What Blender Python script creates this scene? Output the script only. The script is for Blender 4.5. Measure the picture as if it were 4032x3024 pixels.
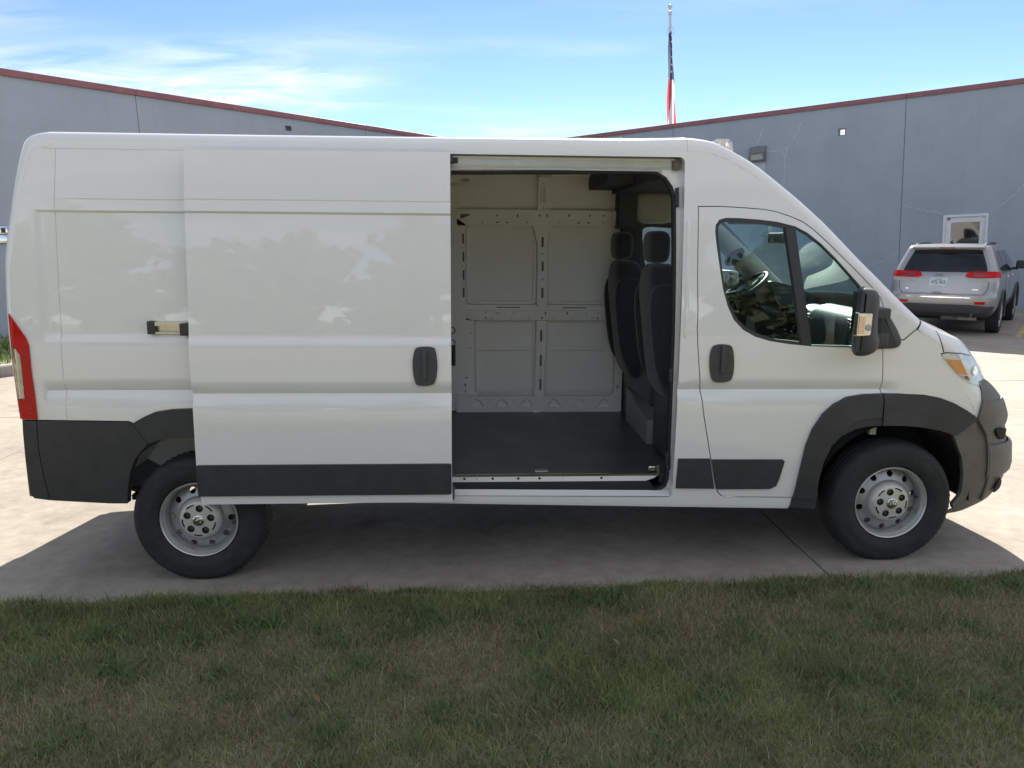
import bpy, bmesh, math, random
import numpy as np
from mathutils import Vector, Matrix
from mathutils.geometry import delaunay_2d_cdt
from mathutils.bvhtree import BVHTree

rad = math.radians
scene = bpy.context.scene
C = scene.collection
for o in list(bpy.data.objects):
    bpy.data.objects.remove(o)

# ------------------------------------------------------------------ camera
CAM_LOC = Vector((1.576, -5.226, 1.920))
YAW, PITCH, ROLL = rad(2.848), rad(10.724), rad(-0.416)
fwd = Vector((math.sin(YAW) * math.cos(PITCH), math.cos(YAW) * math.cos(PITCH), -math.sin(PITCH)))
rgt = Vector((math.cos(YAW), -math.sin(YAW), 0))
upv = rgt.cross(fwd)
rgt, upv = (rgt * math.cos(ROLL) + upv * math.sin(ROLL)), (upv * math.cos(ROLL) - rgt * math.sin(ROLL))
cam_data = bpy.data.cameras.new('camera')
cam_data.sensor_width = 36.0
cam_data.lens = 27.03
cam_data.clip_start = 0.05
cam_data.clip_end = 2000
cam = bpy.data.objects.new('camera', cam_data)
C.objects.link(cam)
m = Matrix((rgt, upv, -fwd)).transposed().to_4x4()
m.translation = CAM_LOC
cam.matrix_world = m
scene.camera = cam

# ------------------------------------------------------------------ sky and sun
SUN_EL, SUN_AZ = rad(31.5), rad(12.5)          # azimuth measured from +Y towards +X
SKY_STRENGTH = 0.050
world = bpy.data.worlds.new('World')
scene.world = world
world.use_nodes = True
wn, wl = world.node_tree.nodes, world.node_tree.links
wn.clear()
w_out = wn.new('ShaderNodeOutputWorld')
w_bg = wn.new('ShaderNodeBackground')
w_bg.inputs['Strength'].default_value = SKY_STRENGTH
sky = wn.new('ShaderNodeTexSky')
sky.sky_type = 'NISHITA'
sky.sun_disc = False
sky.sun_elevation = SUN_EL
sky.sun_rotation = SUN_AZ
sky.air_density = 0.6
sky.dust_density = 0.0
sky.ozone_density = 2.0
# cirrus noise on a flat layer, unseen cover thickened to add fill light
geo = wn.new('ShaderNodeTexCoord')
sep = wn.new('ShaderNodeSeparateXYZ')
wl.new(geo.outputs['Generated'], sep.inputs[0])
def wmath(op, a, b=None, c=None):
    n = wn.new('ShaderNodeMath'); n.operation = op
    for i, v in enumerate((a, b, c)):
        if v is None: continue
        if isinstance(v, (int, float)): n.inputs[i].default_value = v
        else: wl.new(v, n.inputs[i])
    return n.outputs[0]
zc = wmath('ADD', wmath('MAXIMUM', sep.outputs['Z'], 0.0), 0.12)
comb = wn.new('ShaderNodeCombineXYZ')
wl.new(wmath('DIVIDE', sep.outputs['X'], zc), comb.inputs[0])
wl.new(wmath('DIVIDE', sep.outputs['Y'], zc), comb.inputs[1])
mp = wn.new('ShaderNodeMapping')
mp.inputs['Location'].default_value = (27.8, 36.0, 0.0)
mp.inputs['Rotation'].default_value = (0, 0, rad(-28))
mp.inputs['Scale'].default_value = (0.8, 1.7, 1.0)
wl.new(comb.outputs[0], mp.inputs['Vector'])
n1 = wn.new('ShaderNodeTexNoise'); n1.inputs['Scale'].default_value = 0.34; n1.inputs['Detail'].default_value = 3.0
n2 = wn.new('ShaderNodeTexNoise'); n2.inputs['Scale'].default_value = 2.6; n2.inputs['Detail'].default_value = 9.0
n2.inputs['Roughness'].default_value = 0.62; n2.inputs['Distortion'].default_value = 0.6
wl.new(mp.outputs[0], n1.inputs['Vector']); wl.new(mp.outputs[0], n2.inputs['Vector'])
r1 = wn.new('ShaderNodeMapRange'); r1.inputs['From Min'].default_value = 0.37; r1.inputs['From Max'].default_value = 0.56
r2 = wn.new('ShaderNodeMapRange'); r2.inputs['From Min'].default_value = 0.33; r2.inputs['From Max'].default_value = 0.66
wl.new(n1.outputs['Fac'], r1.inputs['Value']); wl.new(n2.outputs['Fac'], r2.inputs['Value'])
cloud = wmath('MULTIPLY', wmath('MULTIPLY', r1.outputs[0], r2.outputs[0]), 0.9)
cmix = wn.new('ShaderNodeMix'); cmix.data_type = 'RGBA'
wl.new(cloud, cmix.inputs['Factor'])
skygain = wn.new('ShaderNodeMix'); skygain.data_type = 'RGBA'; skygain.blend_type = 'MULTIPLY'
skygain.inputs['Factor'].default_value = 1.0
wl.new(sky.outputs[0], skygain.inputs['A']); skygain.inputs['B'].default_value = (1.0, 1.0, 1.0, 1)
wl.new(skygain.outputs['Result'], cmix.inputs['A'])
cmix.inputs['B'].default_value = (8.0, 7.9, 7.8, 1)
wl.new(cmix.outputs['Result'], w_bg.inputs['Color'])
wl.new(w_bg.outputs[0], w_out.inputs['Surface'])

sun_data = bpy.data.lights.new('sun', 'SUN')
sun_data.energy = 3.25
sun_data.angle = rad(0.53)
sun_data.color = (1.0, 0.93, 0.82)
sun = bpy.data.objects.new('sun', sun_data)
C.objects.link(sun)
sd = Vector((math.sin(SUN_AZ) * math.cos(SUN_EL), math.cos(SUN_AZ) * math.cos(SUN_EL), math.sin(SUN_EL)))
sun.rotation_euler = (-sd).to_track_quat('-Z', 'Y').to_euler()
sun.location = (3, 8, 14)

vs = scene.view_settings
vs.view_transform = 'Standard'
vs.look = 'None'
vs.exposure = 1.9
vs.gamma = 1.0
vs.use_curve_mapping = False
scene.render.engine = 'CYCLES'
scene.cycles.max_bounces = 10
scene.cycles.transparent_max_bounces = 16

# ------------------------------------------------------------------ materials
def srgb(r, g, b):
    f = lambda c: ((c / 255 + 0.055) / 1.055) ** 2.4 if c > 10 else c / 255 / 12.92
    return (f(r), f(g), f(b), 1)

def mat(name, col, rough=0.5, metal=0.0, coat=0.0, coat_rough=0.03, spec=0.5, var=None, vscale=4.0, vdetail=5,
        bump=0.0, bscale=60.0, rough_var=0.0, emit=None, two=None, two_scale=1.0, two_range=(0.45, 0.6), trans=0.0, sheen=0.0):
    """Principled material; colour varied by object-space noise, optional second colour in patches, optional bump."""
    mt = bpy.data.materials.new(name)
    mt.use_nodes = True
    nt = mt.node_tree
    b = nt.nodes['Principled BSDF']
    b.inputs['Base Color'].default_value = (*col[:3], 1)
    b.inputs['Roughness'].default_value = rough
    b.inputs['Metallic'].default_value = metal
    b.inputs['Coat Weight'].default_value = coat
    b.inputs['Coat Roughness'].default_value = coat_rough
    b.inputs['Specular IOR Level'].default_value = spec
    b.inputs['Sheen Weight'].default_value = sheen
    b.inputs['Transmission Weight'].default_value = trans
    if emit:
        b.inputs['Emission Color'].default_value = (*emit[:3], 1)
        b.inputs['Emission Strength'].default_value = emit[3]
    if var or bump or rough_var or two:
        tc = nt.nodes.new('ShaderNodeTexCoord')
        src = tc.outputs['Object']
        cur = None
        if two:
            nz = nt.nodes.new('ShaderNodeTexNoise'); nz.inputs['Scale'].default_value = two_scale
            nz.inputs['Detail'].default_value = 6; nz.inputs['Roughness'].default_value = 0.6
            nt.links.new(src, nz.inputs['Vector'])
            mr = nt.nodes.new('ShaderNodeMapRange')
            mr.inputs['From Min'].default_value, mr.inputs['From Max'].default_value = two_range
            nt.links.new(nz.outputs['Fac'], mr.inputs['Value'])
            mx = nt.nodes.new('ShaderNodeMix'); mx.data_type = 'RGBA'
            mx.inputs['A'].default_value = (*col[:3], 1); mx.inputs['B'].default_value = (*two[:3], 1)
            nt.links.new(mr.outputs[0], mx.inputs['Factor'])
            cur = mx.outputs['Result']
        if var:
            nz = nt.nodes.new('ShaderNodeTexNoise'); nz.inputs['Scale'].default_value = vscale
            nz.inputs['Detail'].default_value = vdetail; nz.inputs['Roughness'].default_value = 0.65
            nt.links.new(src, nz.inputs['Vector'])
            mr = nt.nodes.new('ShaderNodeMapRange')
            mr.inputs['From Min'].default_value = 0.3; mr.inputs['From Max'].default_value = 0.7
            mr.inputs['To Min'].default_value = 1 - var; mr.inputs['To Max'].default_value = 1 + var
            nt.links.new(nz.outputs['Fac'], mr.inputs['Value'])
            mx = nt.nodes.new('ShaderNodeMix'); mx.data_type = 'RGBA'; mx.blend_type = 'MULTIPLY'
            mx.inputs['Factor'].default_value = 1.0
            if cur is None: mx.inputs['A'].default_value = (*col[:3], 1)
            else: nt.links.new(cur, mx.inputs['A'])
            nt.links.new(mr.outputs[0], mx.inputs['B'])
            cur = mx.outputs['Result']
        if cur is not None:
            nt.links.new(cur, b.inputs['Base Color'])
        if bump:
            nz = nt.nodes.new('ShaderNodeTexNoise'); nz.inputs['Scale'].default_value = bscale
            nz.inputs['Detail'].default_value = 4
            nt.links.new(src, nz.inputs['Vector'])
            bp = nt.nodes.new('ShaderNodeBump'); bp.inputs['Strength'].default_value = bump
            bp.inputs['Distance'].default_value = 0.01
            nt.links.new(nz.outputs['Fac'], bp.inputs['Height'])
            nt.links.new(bp.outputs[0], b.inputs['Normal'])
        if rough_var:
            nz = nt.nodes.new('ShaderNodeTexNoise'); nz.inputs['Scale'].default_value = vscale * 0.7
            nz.inputs['Detail'].default_value = 5
            nt.links.new(src, nz.inputs['Vector'])
            mr = nt.nodes.new('ShaderNodeMapRange')
            mr.inputs['To Min'].default_value = rough - rough_var; mr.inputs['To Max'].default_value = rough + rough_var
            nt.links.new(nz.outputs['Fac'], mr.inputs['Value'])
            nt.links.new(mr.outputs[0], b.inputs['Roughness'])
    return mt

def glass_mat(name, tint, gloss=0.06, rough=0.0, flat=None):
    """Thin window glass: tinted straight-through light plus a fresnel mirror (keeps sunlight passing)."""
    mt = bpy.data.materials.new(name)
    mt.use_nodes = True
    nt = mt.node_tree
    nt.nodes.remove(nt.nodes['Principled BSDF'])
    out = nt.nodes['Material Output']
    tr = nt.nodes.new('ShaderNodeBsdfTransparent'); tr.inputs['Color'].default_value = (*tint, 1)
    gl = nt.nodes.new('ShaderNodeBsdfGlossy'); gl.inputs['Roughness'].default_value = rough
    fr = nt.nodes.new('ShaderNodeFresnel'); fr.inputs['IOR'].default_value = 1.52
    ad = nt.nodes.new('ShaderNodeMath'); ad.operation = 'ADD'; ad.inputs[1].default_value = gloss
    mx = nt.nodes.new('ShaderNodeMixShader')
    if flat is None: nt.links.new(fr.outputs[0], ad.inputs[0]); nt.links.new(ad.outputs[0], mx.inputs[0])
    else: mx.inputs[0].default_value = flat
    nt.links.new(tr.outputs[0], mx.inputs[1]); nt.links.new(gl.outputs[0], mx.inputs[2])
    nt.links.new(mx.outputs[0], out.inputs['Surface'])
    return mt

M = {}
M['paint'] = mat('white_paint', (0.835, 0.832, 0.812), rough=0.38, coat=0.85, coat_rough=0.02, spec=0.5, var=0.012, vscale=2.5)
M['paint'].node_tree.nodes['Principled BSDF'].inputs['Coat IOR'].default_value = 1.68
M['inner_paint'] = mat('inner_white_paint', (0.86, 0.85, 0.82), rough=0.42, coat=0.2, coat_rough=0.2, var=0.03, vscale=3)
M['plastic'] = mat('black_moulding_plastic', (0.040, 0.041, 0.045), rough=0.5, var=0.18, vscale=14, bump=0.04, bscale=900)
M['grey_plastic'] = mat('charcoal_plastic', (0.060, 0.061, 0.066), rough=0.55, var=0.12, vscale=9, bump=0.05, bscale=700)
M['bumper'] = mat('textured_bumper_plastic', (0.145, 0.136, 0.122), rough=0.56, var=0.14, vscale=7, bump=0.06, bscale=800)
M['rubber'] = mat('tyre_rubber', (0.026, 0.026, 0.028), rough=0.75, var=0.3, vscale=18, bump=0.05, bscale=300)
M['seal'] = mat('rubber_seal', (0.012, 0.012, 0.014), rough=0.6)
M['dark'] = mat('dark_underbody', (0.012, 0.012, 0.012), rough=0.8, var=0.3, vscale=10)
M['rim'] = mat('silver_steel_rim', (0.62, 0.62, 0.60), rough=0.38, metal=0.65, var=0.05, vscale=12, rough_var=0.06)
M['cap'] = mat('silver_plastic_cap', (0.62, 0.61, 0.57), rough=0.42, metal=0.35, var=0.04, vscale=20)
M['disc'] = mat('grey_steel_disc', (0.40, 0.41, 0.42), rough=0.42, metal=0.6, var=0.06, vscale=14, rough_var=0.06)
M['pedestal'] = mat('grey_pedestal_metal', (0.30, 0.30, 0.30), rough=0.5, metal=0.2, var=0.08, vscale=8)
M['lamp_silver'] = mat('lamp_silver', (0.78, 0.79, 0.80), rough=0.3, metal=0.5, var=0.15, vscale=45)
M['frost'] = mat('frosted_lens', (0.85, 0.85, 0.84), rough=0.12, coat=1.0, trans=0.35)
M['lamp_lens_clear'] = glass_mat('lamp_lens', (0.95, 0.96, 0.97), gloss=0.0, rough=0.03, flat=0.07)
M['slot_shade'] = mat('painted_hollow_shade', (0.17, 0.17, 0.165), rough=0.9)  # grey that paints the shade inside hollow frame members
M['caulk_pale'] = mat('pale_seam', (0.55, 0.54, 0.50), rough=0.6)
M['chrome'] = mat('chrome', (0.75, 0.75, 0.76), rough=0.08, metal=1.0)
M['steel'] = mat('galvanised_rail', (0.62, 0.60, 0.55), rough=0.28, metal=0.9, var=0.08, vscale=9)
M['nut'] = mat('lug_nut_steel', (0.12, 0.12, 0.12), rough=0.45, metal=0.8)
M['floor'] = mat('black_cargo_mat', (0.060, 0.062, 0.072), rough=0.36, var=0.25, vscale=5, bump=0.05, bscale=220, rough_var=0.1)
M['seat'] = mat('black_seat_fabric', (0.019, 0.020, 0.024), rough=0.85, sheen=0.25, var=0.2, vscale=40, bump=0.1, bscale=500)
M['headliner'] = mat('dark_headliner', (0.075,0.075,0.08), rough=0.9, var=0.1, vscale=12)
M['trim'] = mat('beige_cab_trim', (0.42, 0.41, 0.36), rough=0.7, var=0.05, vscale=10)
M['dash'] = mat('black_dash_plastic', (0.05, 0.052, 0.055), rough=0.42, var=0.08, vscale=30, bump=0.06, bscale=900)
M['red_lens'] = mat('red_lens', (0.52, 0.004, 0.008), rough=0.08, coat=0.1, coat_rough=0.02, spec=0.25, var=0.1, vscale=40)
M['dark_red_lens'] = mat('dark_red_lens', (0.25, 0.008, 0.012), rough=0.1, coat=1.0)
M['amber_lens'] = mat('amber_lens', (0.85, 0.24, 0.01), rough=0.12, coat=1.0)
M['clear_lens'] = glass_mat('clear_lens', (0.93, 0.94, 0.95), gloss=0.05, rough=0.02)
M['reflector'] = mat('silver_reflector', (0.72, 0.72, 0.70), rough=0.14, metal=1.0, var=0.1, vscale=30)
M['glass'] = glass_mat('side_window_glass', (0.84, 0.92, 0.90), gloss=0.0)
M['screen_glass'] = glass_mat('windscreen_glass', (0.76, 0.90, 0.86), gloss=0.01)
M['dark_glass'] = mat('privacy_glass', (0.010, 0.011, 0.013), rough=0.03, spec=0.6, coat=0.3)
M['suv'] = mat('silver_beige_car_paint', (0.36, 0.36, 0.365), rough=0.3, metal=0.55, coat=0.8, coat_rough=0.02, var=0.02, vscale=3)
M['wall'] = mat('grey_painted_concrete', (0.37, 0.415, 0.47), rough=0.85, var=0.07, vscale=0.9, two=(0.375, 0.42, 0.475), two_scale=0.35, two_range=(0.4, 0.7), bump=0.1, bscale=40)
M['crack'] = mat('pale_crack_filler', (0.50, 0.54, 0.59), rough=0.9, var=0.2, vscale=12)
M['caulk'] = mat('joint_caulk', (0.22, 0.21, 0.22), rough=0.9)
M['coping'] = mat('red_metal_coping', (0.30, 0.12, 0.13), rough=0.5, var=0.1, vscale=2)
M['door_white'] = mat('off_white_door_paint', (0.75,0.76,0.77), rough=0.5, var=0.05, vscale=4)
M['concrete'] = mat('tan_concrete', (0.335, 0.297, 0.25), rough=0.85, var=0.17, vscale=9.0, vdetail=8, two=(0.265, 0.232, 0.195), two_scale=0.9, two_range=(0.42, 0.66), bump=0.12, bscale=90)
M['joint'] = mat('dark_slab_joint', (0.055, 0.048, 0.042), rough=0.95, var=0.3, vscale=8)
M['kerb'] = mat('kerb_concrete', (0.33, 0.30, 0.27), rough=0.9, var=0.15, vscale=6)
M['soil'] = mat('thatch_soil', (0.18, 0.16, 0.105), rough=0.95, var=0.35, vscale=14, two=(0.14, 0.12, 0.08), two_scale=2.2, bump=0.4, bscale=50)
M['lawn_far'] = mat('sunny_lawn', (0.20, 0.20, 0.095), rough=0.95, var=0.3, vscale=6, two=(0.34, 0.29, 0.18), two_scale=0.45, two_range=(0.38, 0.62), bump=0.5, bscale=30)
M['yellow'] = mat('worn_yellow_paint', (0.50, 0.38, 0.14), rough=0.8, var=0.3, vscale=9, two=(0.36, 0.32, 0.26), two_scale=3.0)
M['alu'] = mat('aluminium_pole', (0.55, 0.55, 0.56), rough=0.4, metal=0.8)
M['flag_red'] = mat('flag_red', (0.5, 0.10, 0.12), rough=0.8)
M['flag_white'] = mat('flag_white', (0.72,0.70,0.76), rough=0.8)
M['flag_blue'] = mat('flag_blue', (0.07,0.085,0.19), rough=0.8)
for k_ in ('flag_red', 'flag_white', 'flag_blue'):
    nt_ = M[k_].node_tree; b_ = nt_.nodes['Principled BSDF']; tr_ = nt_.nodes.new('ShaderNodeBsdfTranslucent'); tr_.inputs['Color'].default_value = b_.inputs['Base Color'].default_value
    mx_ = nt_.nodes.new('ShaderNodeMixShader'); mx_.inputs[0].default_value = 0.45
    nt_.links.new(b_.outputs[0], mx_.inputs[1]); nt_.links.new(tr_.outputs[0], mx_.inputs[2]); nt_.links.new(mx_.outputs[0], nt_.nodes['Material Output'].inputs['Surface'])
M['leaf_brown'] = mat('dry_leaf', (0.22, 0.11, 0.045), rough=0.8, var=0.3, vscale=60)
M['leaf_pink'] = mat('pale_dry_leaf', (0.34, 0.25, 0.22), rough=0.8, var=0.2, vscale=60)
M['plate'] = mat('licence_plate_blue', (0.52, 0.66, 0.72), rough=0.4, two=(0.75, 0.80, 0.80), two_scale=9.0)
M['ink'] = mat('dark_ink', (0.02, 0.025, 0.04), rough=0.5)
M['lamp_glass'] = mat('dusty_lamp_glass', (0.42, 0.42, 0.38), rough=0.25, var=0.2, vscale=20)
M['lamp_body'] = mat('grey_lamp_housing', (0.17, 0.18, 0.19), rough=0.6, var=0.1, vscale=10)
M['logo'] = mat('grey_logo_metal', (0.2, 0.2, 0.21), rough=0.3, metal=0.9)
M['bark'] = mat('bark', (0.06, 0.045, 0.035), rough=0.95)

def overlay(mt, scale, lo, hi, amount, stretch=(1, 1, 1), detail=6):
    """Multiplies the base colour down where a (stretched) noise is high: stains, streaks, spots."""
    nt = mt.node_tree; b = nt.nodes['Principled BSDF']
    src = b.inputs['Base Color'].links[0].from_socket
    tc = nt.nodes.new('ShaderNodeTexCoord'); mpn = nt.nodes.new('ShaderNodeMapping'); mpn.inputs['Scale'].default_value = stretch
    nt.links.new(tc.outputs['Object'], mpn.inputs['Vector'])
    nz = nt.nodes.new('ShaderNodeTexNoise'); nz.inputs['Scale'].default_value = scale; nz.inputs['Detail'].default_value = detail; nz.inputs['Roughness'].default_value = 0.6
    nt.links.new(mpn.outputs[0], nz.inputs['Vector'])
    mr = nt.nodes.new('ShaderNodeMapRange'); mr.inputs['From Min'].default_value = lo; mr.inputs['From Max'].default_value = hi
    mr.inputs['To Min'].default_value = 1.0; mr.inputs['To Max'].default_value = amount
    nt.links.new(nz.outputs['Fac'], mr.inputs['Value'])
    mx = nt.nodes.new('ShaderNodeMix'); mx.data_type = 'RGBA'; mx.blend_type = 'MULTIPLY'; mx.inputs['Factor'].default_value = 1.0
    nt.links.new(src, mx.inputs['A']); nt.links.new(mr.outputs[0], mx.inputs['B']); nt.links.new(mx.outputs['Result'], b.inputs['Base Color'])
overlay(M['concrete'], 1.7, 0.60, 0.72, 0.72)                       # damp and oil marks
overlay(M['concrete'], 26.0, 0.64, 0.72, 0.78, detail=3)            # grit
overlay(M['wall'], 1.0, 0.50, 0.78, 0.93, stretch=(4, 4, 0.35))     # rain streaks
overlay(M['coping'], 1.0, 0.45, 0.75, 0.8, stretch=(3, 3, 1))
overlay(M['rubber'], 6.0, 0.35, 0.65, 0.75)
overlay(M['rim'], 9.0, 0.55, 0.75, 0.75)                            # brake dust
overlay(M['disc'], 9.0, 0.50, 0.75, 0.72)

# ------------------------------------------------------------------ mesh helpers
def link(name, verts, faces, mt, parent=None, smooth=None, mats=None, fmat=None):
    me = bpy.data.meshes.new(name)
    me.from_pydata([tuple(v) for v in verts], [], [tuple(f) for f in faces])
    for x in (mats or [mt]):
        me.materials.append(M[x] if isinstance(x, str) else x)
    if fmat is not None:
        me.polygons.foreach_set('material_index', fmat)
    me.update()
    if smooth is not None:
        me.shade_smooth()
        me.set_sharp_from_angle(angle=rad(smooth))
    o = bpy.data.objects.new(name, me)
    C.objects.link(o)
    if parent: o.parent = parent
    return o

def link_mesh(name, me, parent=None):
    o = bpy.data.objects.new(name, me)
    C.objects.link(o)
    if parent: o.parent = parent
    return o

def empty(name, loc=(0, 0, 0), rot=(0, 0, 0), parent=None):
    o = bpy.data.objects.new(name, None)
    o.empty_display_size = 0.2
    C.objects.link(o)
    o.location = loc; o.rotation_euler = rot
    if parent: o.parent = parent
    return o

def tag(o, label=None, cat=None, group=None, kind=None):
    if label: o['label'] = label
    if cat: o['category'] = cat
    if group: o['group'] = group
    if kind: o['kind'] = kind
    return o

class MB:
    """Collects shapes for ONE mesh object."""
    def __init__(s): s.v, s.f = [], []
    def add(s, V, Fs):
        n = len(s.v); s.v += [Vector(p) for p in V]; s.f += [tuple(i + n for i in f) for f in Fs]; return s
    def box(s, a, b, bev=0.0):
        (x0, y0, z0), (x1, y1, z1) = a, b
        if bev <= 0:
            return s.add([(x0,y0,z0),(x1,y0,z0),(x1,y1,z0),(x0,y1,z0),(x0,y0,z1),(x1,y0,z1),(x1,y1,z1),(x0,y1,z1)],
                         [(0,3,2,1),(4,5,6,7),(0,1,5,4),(1,2,6,5),(2,3,7,6),(3,0,4,7)])
        bm = bmesh.new()
        bmesh.ops.create_cube(bm, size=1)
        bmesh.ops.scale(bm, vec=(x1-x0, y1-y0, z1-z0), verts=bm.verts)
        bmesh.ops.translate(bm, vec=((x0+x1)/2, (y0+y1)/2, (z0+z1)/2), verts=bm.verts)
        bmesh.ops.bevel(bm, geom=bm.edges[:], offset=bev, segments=3, affect='EDGES', profile=0.6)
        bm.verts.index_update()
        s.add([v.co.copy() for v in bm.verts], [[v.index for v in f.verts] for f in bm.faces]); bm.free(); return s
    def lathe(s, prof, axis='y', n=48, center=(0, 0, 0), close=False, cap=True):
        """prof: list of (radius, height along axis)."""
        c = Vector(center); V = []
        for r, h in prof:
            for i in range(n):
                a = 2 * math.pi * i / n; p, q = r * math.cos(a), r * math.sin(a)
                V.append(c + (Vector((p, h, q)) if axis == 'y' else Vector((h, p, q)) if axis == 'x' else Vector((p, q, h))))
        Fs = []
        k = len(prof)
        for j in range(k - 1 + (1 if close else 0)):
            j2 = (j + 1) % k
            for i in range(n):
                Fs.append((j*n+i, j2*n+i, j2*n+(i+1) % n, j*n+(i+1) % n))
        if not close and cap:
            if prof[0][0] > 1e-6: Fs.append(tuple(range(n)))
            if prof[-1][0] > 1e-6: Fs.append(tuple(reversed(range((k-1)*n, k*n))))
        return s.add(V, Fs)
    def tube(s, pts, r, n=8, cap=True):
        pts = [Vector(p) for p in pts]; V = []; Fs = []
        rr = r if isinstance(r, (list, tuple)) else [r] * len(pts)
        t0 = (pts[1] - pts[0]).normalized()
        u = t0.orthogonal().normalized()
        for i, p in enumerate(pts):
            t = (pts[min(i+1, len(pts)-1)] - pts[max(i-1, 0)]).normalized()
            u = (u - t * u.dot(t)).normalized(); w = t.cross(u)
            for k in range(n):
                a = 2 * math.pi * k / n
                V.append(p + (u * math.cos(a) + w * math.sin(a)) * rr[i])
        for i in range(len(pts) - 1):
            for k in range(n):
                Fs.append((i*n+k, i*n+(k+1) % n, (i+1)*n+(k+1) % n, (i+1)*n+k))
        if cap:
            Fs.append(tuple(reversed(range(n)))); Fs.append(tuple(range((len(pts)-1)*n, len(pts)*n)))
        return s.add(V, Fs)
    def build(s, name, mt, parent=None, smooth=35):
        return link(name, s.v, s.f, mt, parent, smooth)

def densify(poly, seg, closed=True):
    out = []
    n = len(poly)
    for i in range(n if closed else n - 1):
        a, b = Vector(poly[i]), Vector(poly[(i + 1) % n])
        k = max(1, int(math.ceil((b - a).length / seg)))
        out += [a.lerp(b, j / k) for j in range(k)]
    if not closed: out.append(Vector(poly[-1]))
    return out

def smooth_poly(poly, it=1, closed=True):
    """Chaikin corner cutting."""
    P = [Vector(p) for p in poly]
    for _ in range(it):
        Q = []
        n = len(P)
        rng = range(n if closed else n - 1)
        if not closed: Q.append(P[0])
        for i in rng:
            a, b = P[i], P[(i + 1) % n]
            Q += [a * 0.75 + b * 0.25, a * 0.25 + b * 0.75]
        if not closed: Q.append(P[-1])
        P = Q
    return P

def area2(poly):
    return sum(poly[i][0] * poly[(i+1) % len(poly)][1] - poly[(i+1) % len(poly)][0] * poly[i][1] for i in range(len(poly))) / 2

def inset(poly, d):
    """Moves an outline inwards by d (outwards when negative)."""
    P = [Vector(p) for p in poly]
    if area2(P) < 0: P.reverse()
    out = []
    n = len(P)
    for i in range(n):
        a, b, c = P[i-1], P[i], P[(i+1) % n]
        e1, e2 = (b - a), (c - b)
        if e1.length < 1e-9 or e2.length < 1e-9: out.append(b); continue
        e1.normalize(); e2.normalize()
        n1, n2 = Vector((-e1.y, e1.x)), Vector((-e2.y, e2.x))
        bi = n1 + n2
        if bi.length < 1e-6: out.append(b); continue
        bi.normalize()
        out.append(b + bi * (d / max(0.35, bi.dot(n1))))
    return out

def inside(poly, x, y):
    r = False; n = len(poly); j = n - 1
    for i in range(n):
        xi, yi = poly[i]; xj, yj = poly[j]
        if (yi > y) != (yj > y) and x < (xj - xi) * (y - yi) / (yj - yi) + xi: r = not r
        j = i
    return r

def triangulate(outer, holes=(), xl=(), zl=(), seg=0.08, lines=()):
    """2-D outline with holes -> triangles, split along the grid lines given."""
    loops = [densify(outer, seg)] + [densify(h, seg) for h in holes]
    V, E = [], []
    for L in loops:
        n = len(V); V += [Vector((p[0], p[1])) for p in L]
        E += [(n + i, n + (i + 1) % len(L)) for i in range(len(L))]
    xs = [p[0] for p in loops[0]]; ys = [p[1] for p in loops[0]]
    x0, x1, y0, y1 = min(xs), max(xs), min(ys), max(ys)
    for z in zl:
        if y0 < z < y1: n = len(V); V += [Vector((x0 - .01, z)), Vector((x1 + .01, z))]; E.append((n, n + 1))
    for x in xl:
        if x0 < x < x1: n = len(V); V += [Vector((x, y0 - .01)), Vector((x, y1 + .01))]; E.append((n, n + 1))
    for L in lines:
        L = densify(L, seg, closed=False); n = len(V); V += [Vector((p[0], p[1])) for p in L]; E += [(n+i, n+i+1) for i in range(len(L)-1)]
    r = delaunay_2d_cdt(V, E, [], 0, 1e-5)
    vv, ff = r[0], r[2]
    po = [tuple(p[:2]) for p in loops[0]]; ph = [[tuple(p[:2]) for p in L] for L in loops[1:]]
    F2 = []
    for f in ff:
        cx = sum(vv[i].x for i in f) / len(f); cy = sum(vv[i].y for i in f) / len(f)
        if inside(po, cx, cy) and not any(inside(h, cx, cy) for h in ph):
            F2.append(tuple(f) if area2([vv[i] for i in f]) > 0 else tuple(reversed(f)))
    used = sorted({i for f in F2 for i in f}); mp_ = {a: i for i, a in enumerate(used)}
    return [vv[i] for i in used], [tuple(mp_[i] for i in f) for f in F2]

def sheet(name, outer, yfun, mt, parent, holes=(), thick=0.012, xl=(), zl=(), seg=0.08, far=False, smooth=28, lines=(), off=0.0):
    """Curved panel standing in the XZ plane. yfun(x,z) is the outward distance from the middle of the vehicle;
    far=False -> the side at -Y. The panel has real thickness, inwards."""
    v2, f2 = triangulate(outer, holes, xl, zl, seg, lines)
    sg = 1 if far else -1
    n = len(v2)
    V = [(p.x, sg * (yfun(p.x, p.y) + off), p.y) for p in v2] + [(p.x, sg * (yfun(p.x, p.y) + off - thick), p.y) for p in v2]
    cnt = {}
    for f in f2:
        for i in range(3):
            e = (f[i], f[(i+1) % 3]); cnt[e] = cnt.get(e, 0) + 1
    Fs = [f if not far else tuple(reversed(f)) for f in f2]
    Fs += [tuple(i + n for i in (reversed(f) if not far else f)) for f in f2]
    for (a, b) in cnt:
        if (b, a) not in cnt:
            q = (b, a, a + n, b + n)
            Fs.append(q if not far else tuple(reversed(q)))
    return link(name, V, Fs, mt, parent, smooth)

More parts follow.
